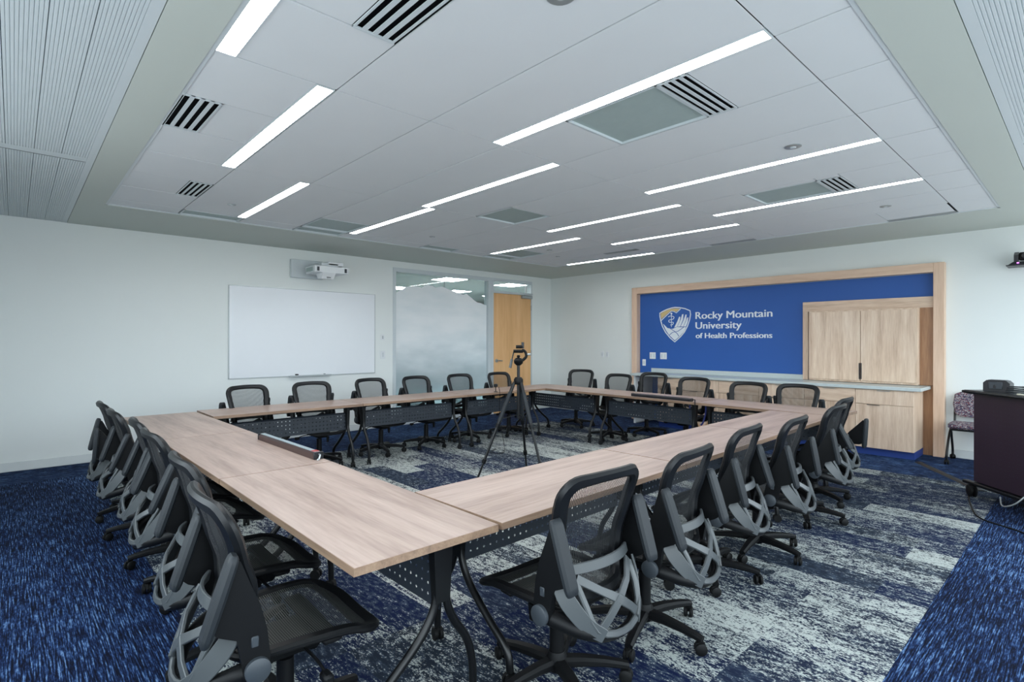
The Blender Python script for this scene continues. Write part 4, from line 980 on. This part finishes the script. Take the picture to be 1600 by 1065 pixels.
# ------------------------------------------------------------------ power strips
def power_strip(a, b, wd, ht, side, top, label):
    a, b = Vector(a), Vector(b); L_ = (b - a).length; ang = math.atan2(b.y - a.y, b.x - a.x)
    t = empty('power_strip', ((a.x + b.x) / 2, (a.y + b.y) / 2, TZ), ang); tag(t, label, 'power strip')
    MB().prism([(-wd / 2, 0.0), (wd / 2, 0.0), (wd / 2, ht * 0.75), (wd * 0.3, ht), (-wd * 0.3, ht), (-wd / 2, ht * 0.75)], -L_ / 2, L_ / 2, 'X').build('housing', side, t, smooth=False)
    MB().box((-L_ / 2 + 0.01, -wd * 0.28, ht - 0.002), (L_ / 2 - 0.01, wd * 0.28, ht + 0.003)).build('top_strip', top, t, smooth=False)
    for s in (-1, 1): MB().rbox((s * L_ / 2 - 0.008, -wd / 2 - 0.003, 0), (s * L_ / 2 + 0.008, wd / 2 + 0.003, ht + 0.004), 0.003).build('end_cap', M_dev, t)
    return t, L_
t, L_ = power_strip((1.345, 4.16), (1.372, 3.23), 0.055, 0.042, M_stripb, M_stript, 'brown and silver power strip along the inner edge of the left tables')
MB().box((L_ / 2 - 0.07, -0.016, 0.044), (L_ / 2 - 0.02, 0.016, 0.0462)).build('red_tag', M_red, t, smooth=False)
MB().tube(smoothpath([(L_ / 2, 0.0, 0.03), (L_ / 2 + 0.025, 0.0, 0.03), (L_ / 2 + 0.03, -0.01, 0.006), (L_ / 2 + 0.035, -0.02, 0.006)], 4), 0.005, 6).build('cord', M_alu, t)
t, L_ = power_strip((6.030, 4.16), (5.998, 3.30), 0.05, 0.035, M_dev, M_dev, 'black power strip lying on the logo-wall tables')
MB().tube(smoothpath([(L_ / 2, 0.0, 0.02), (L_ / 2 + 0.06, -0.02, 0.025), (L_ / 2 + 0.09, -0.075, 0.0), (L_ / 2 + 0.10, -0.08, -0.2), (L_ / 2 + 0.09, -0.085, -0.45)], 5), 0.006, 6).build('cord', M_gum, t)
for k, (m_, dy, lab) in enumerate(((M_cableblue, 0.0, 'blue cable loop hanging under the logo-wall table'), (M_orange, -0.06, 'tan cable loop hanging under the logo-wall table'))):
    tag(MB().tube(smoothpath([(6.25, 3.46 + dy, 0.66), (6.22, 3.44 + dy, 0.50), (6.22, 3.38 + dy, 0.41), (6.24, 3.30 + dy, 0.42), (6.26, 3.26 + dy, 0.54), (6.26, 3.25 + dy, 0.66)], 5), 0.011, 8).build('cable_loop', m_), lab, 'cable')

# ------------------------------------------------------------------ lectern, chair behind it, floor items
Lang = R(43.5)                                             # the face runs away from the camera along this heading
lx, ly = 6.59, 0.77                                        # far left corner of the front face
lc = empty('lectern', (lx, ly, 0), Lang); tag(lc, 'dark wheeled lectern with perforated front at the right edge', 'lectern')
LW, LD = 0.95, 0.62                                        # local: face along -x from 0, body behind at -y
MB().rbox((-LW, -0.022, 0.15), (0, 0, 0.965), 0.004).build('front_panel', M_maroon, lc)
pf = MB()
for i in range(18):
    for j in range(16):
        x = -0.10 - i * 0.042; z = 0.30 + j * 0.038
        pf.add([(x - 0.004, 0.0008, z), (x, 0.0008, z + 0.004), (x + 0.004, 0.0008, z), (x, 0.0008, z - 0.004)], [(0, 1, 2, 3)])
q = pf.build('perforation', M_disc, lc, smooth=False); q['kind'] = 'stuff'
MB().rbox((-0.022, -LD, 0.15), (0.0, -0.023, 0.965), 0.004).build('side_panel', M_maroon, lc)
MB().rbox((-LW, -LD, 0.15), (-LW + 0.022, -0.023, 0.965), 0.004).build('side_panel', M_maroon, lc)
MB().rbox((-LW + 0.023, -LD + 0.02, 0.15), (-0.023, -0.023, 0.17), 0.004).build('base_shelf', M_maroon, lc)
tpm = MB().prism([(0.06, 0.972), (0.06, 0.992), (0.05, 1.0), (-LW - 0.05, 1.0), (-LW - 0.06, 0.992), (-LW - 0.06, 0.972), (-LW - 0.04, 0.966), (0.02, 0.966)], -LD - 0.04, 0.045, 'Y').build('top', M_dev, lc)
MB().tube([(0.062, 0.05, 0.985), (-LW, 0.05, 0.985)], 0.012, 8).build('front_edge', M_tube, lc)
MB().rbox((-LW - 0.02, -0.03, 0.115), (0.10, 0.03, 0.145), 0.006).build('foot_rail', M_tube, lc)
MB().rbox((-LW - 0.02, -LD, 0.115), (0.08, -LD + 0.05, 0.145), 0.006).build('foot_rail', M_tube, lc)
wm = MB()
for s in (-1, 1): wm.add([(s * 0.0 + p[0], p[1], p[2]) for p in lathe_x(0.056, 0.026, s * 0.018)[0]], lathe_x(0.056, 0.026, s * 0.018)[1])
wm.rbox((-0.012, -0.03, 0.05), (0.012, 0.03, 0.118), 0.006)
wmm = wm.mesh('caster', M_gum)
for x, y in ((0.02, 0.0), (0.02, -LD + 0.03), (-LW + 0.03, 0.0), (-LW + 0.03, -LD + 0.03)): link('caster', wmm, lc, (x, y, 0), R(75))
MB().tube(smoothpath([(-0.35, 0.04, 0.10), (-0.45, 0.10, 0.05), (-0.55, 0.08, 0.10), (-0.60, 0.02, 0.2)], 5), 0.006, 6).build('cable', M_alu, lc)
def on_lectern(x, y, z=1.0): 
    return (lx + x * math.cos(Lang) - y * math.sin(Lang), ly + x * math.sin(Lang) + y * math.cos(Lang), z)
dv = empty('conference_speaker', on_lectern(-0.10, -0.14), Lang + R(35)); tag(dv, 'black angular tabletop device standing on the lectern', 'device')
MB().prism([(-0.095, 0.0), (0.095, 0.0), (0.095, 0.075), (0.07, 0.10), (-0.07, 0.10), (-0.095, 0.075)], -0.05, 0.05, 'Y').build('body', M_dev, dv, smooth=False)
MB().rbox((-0.045, 0.050, 0.02), (0.055, 0.056, 0.085), 0.003).build('front_grille', M_disc, dv); MB().rbox((0.0, 0.056, 0.03), (0.018, 0.060, 0.06), 0.002).build('slot', M_dev, dv); MB().box((-0.06, -0.04, 0.1), (0.06, 0.04, 0.103)).build('top_plate', M_pad, dv, smooth=False)
tag(MB().tube([Vector(on_lectern(-0.34 + 0.10 * math.cos(k * 0.5) * (1 - k * 0.008), -0.12 + 0.07 * math.sin(k * 0.5), 1.006 + 0.0013 * k)) for k in range(46)], 0.006, 6).build('coiled_cable', M_pad), 'black cable coiled on top of the lectern', 'cable')
tb = empty('flat_tablet', on_lectern(-0.62, -0.1), Lang); tag(tb, 'thin cream flat device lying on the lectern at the frame edge', 'tablet')
MB().rbox((-0.15, -0.11, 0), (0.15, 0.11, 0.014), 0.004).build('shell', M_cream, tb); MB().box((-0.13, -0.09, 0.014), (0.13, 0.09, 0.0155)).build('screen', M_disc, tb, smooth=False)

gc = empty('guest_chair', (8.34, 0.97, 0), R(181)); tag(gc, 'patterned fabric guest chair on casters behind the lectern', 'chair')
gs = MB().ribbon([(x, 0, z) for x, z in ((0.235, 0.445), (0.22, 0.452), (0.1, 0.458), (-0.1, 0.456), (-0.21, 0.452), (-0.225, 0.447))], [0.36, 0.43, 0.46, 0.45, 0.42, 0.36], [0.02, 0.05, 0.058, 0.058, 0.05, 0.02], (0, 0, 1), rc=0.35).build('seat', M_fab, gc)
MB().ribbon([(x, 0, z) for x, z in ((-0.225, 0.53), (-0.23, 0.56), (-0.245, 0.68), (-0.27, 0.80), (-0.278, 0.83))], [0.30, 0.40, 0.45, 0.42, 0.32], [0.02, 0.04, 0.045, 0.04, 0.02], (1, 0, 0.1), rc=0.35).build('backrest', M_fab, gc)
for s in (-1, 1):
    MB().tube(smoothpath([(-0.15, s * 0.20, 0.40), (-0.235, s * 0.205, 0.46), (-0.262, s * 0.205, 0.62), (-0.28, s * 0.19, 0.74)], 4), 0.012, 8).build('back_post', M_tube, gc)
    for x1 in (0.22, -0.24):
        l_ = MB().tube(smoothpath([(-0.01, s * 0.215, 0.405), (x1 * 0.4, s * 0.22, 0.32), (x1 * 0.95, s * 0.225, 0.14), (x1, s * 0.225, 0.06)], 4), 0.013, 8).build('leg', M_tube, gc)
        link('caster', CM['caster'], l_, (x1, s * 0.225, 0), random.uniform(0, 3))
MB().rbox((-0.18, -0.205, 0.395), (0.14, 0.205, 0.428), 0.008).build('seat_pan', M_tube, gc)

cc = MB(); a_, b_ = Vector((8.00, 1.44, 0)), Vector((6.9, 0.74, 0)); dd_ = (b_ - a_).normalized(); nn_ = Vector((-dd_.y, dd_.x, 0))
v = []
for p in (a_, b_):
    for s, z in ((-0.045, 0.0), (-0.022, 0.011), (0.022, 0.011), (0.045, 0.0)): v.append(p + nn_ * s + Vector((0, 0, z)))
cc.add(v, [(0, 1, 5, 4), (1, 2, 6, 5), (2, 3, 7, 6), (0, 3, 2, 1), (4, 5, 6, 7)])
tag(cc.build('cable_cover', M_pad, smooth=False), 'dark floor cable cover from the base cabinets to the lectern', 'cable cover')
tag(MB().tube(smoothpath([(6.55, 0.80, 0.006), (6.1, 0.72, 0.006), (5.8, 0.62, 0.006), (5.6, 0.35, 0.006), (5.2, 0.1, 0.006)], 6), 0.006, 6).build('floor_cable', M_gum), 'black cable on the carpet under the lectern', 'cable')

pz = empty('wall_camera', (8.50, 0.56, 2.33)); tag(pz, 'black pan-tilt camera on a wall shelf at the right edge', 'camera')
MB().rbox((-0.09, -0.12, -0.006), (0.165, 0.14, 0.006), 0.003).build('shelf', M_dev, pz)
MB().hull([(-0.08, -0.10, 0.008), (-0.08, 0.12, 0.008), (0.08, -0.10, 0.008), (0.08, 0.12, 0.008), (-0.06, -0.06, 0.04), (-0.06, 0.08, 0.04), (0.06, -0.06, 0.04), (0.06, 0.08, 0.04)]).build('camera_base', M_dev, pz)
MB().hull([(-0.05, 0.035, 0.04), (0.05, 0.035, 0.04), (-0.05, 0.075, 0.04), (0.05, 0.075, 0.04), (-0.05, 0.035, 0.12), (0.04, 0.035, 0.16), (-0.05, 0.075, 0.12), (0.04, 0.075, 0.16), (0.05, 0.035, 0.12), (0.05, 0.075, 0.12)]).build('yoke_arm', M_dev, pz)
hd2 = MB().rbox((-0.055, -0.06, 0.055), (0.05, 0.034, 0.145), 0.012).build('head', M_black, pz)
MB().tube([(-0.055, -0.02, 0.10), (-0.085, -0.02, 0.10), (-0.09, -0.02, 0.10)], [0.032, 0.030, 0.026], 16).build('lens', M_dev, hd2)
MB().rbox((-0.088, 0.028, 0.018), (-0.076, 0.048, 0.030), 0.003).build('status_light', M_led, pz)
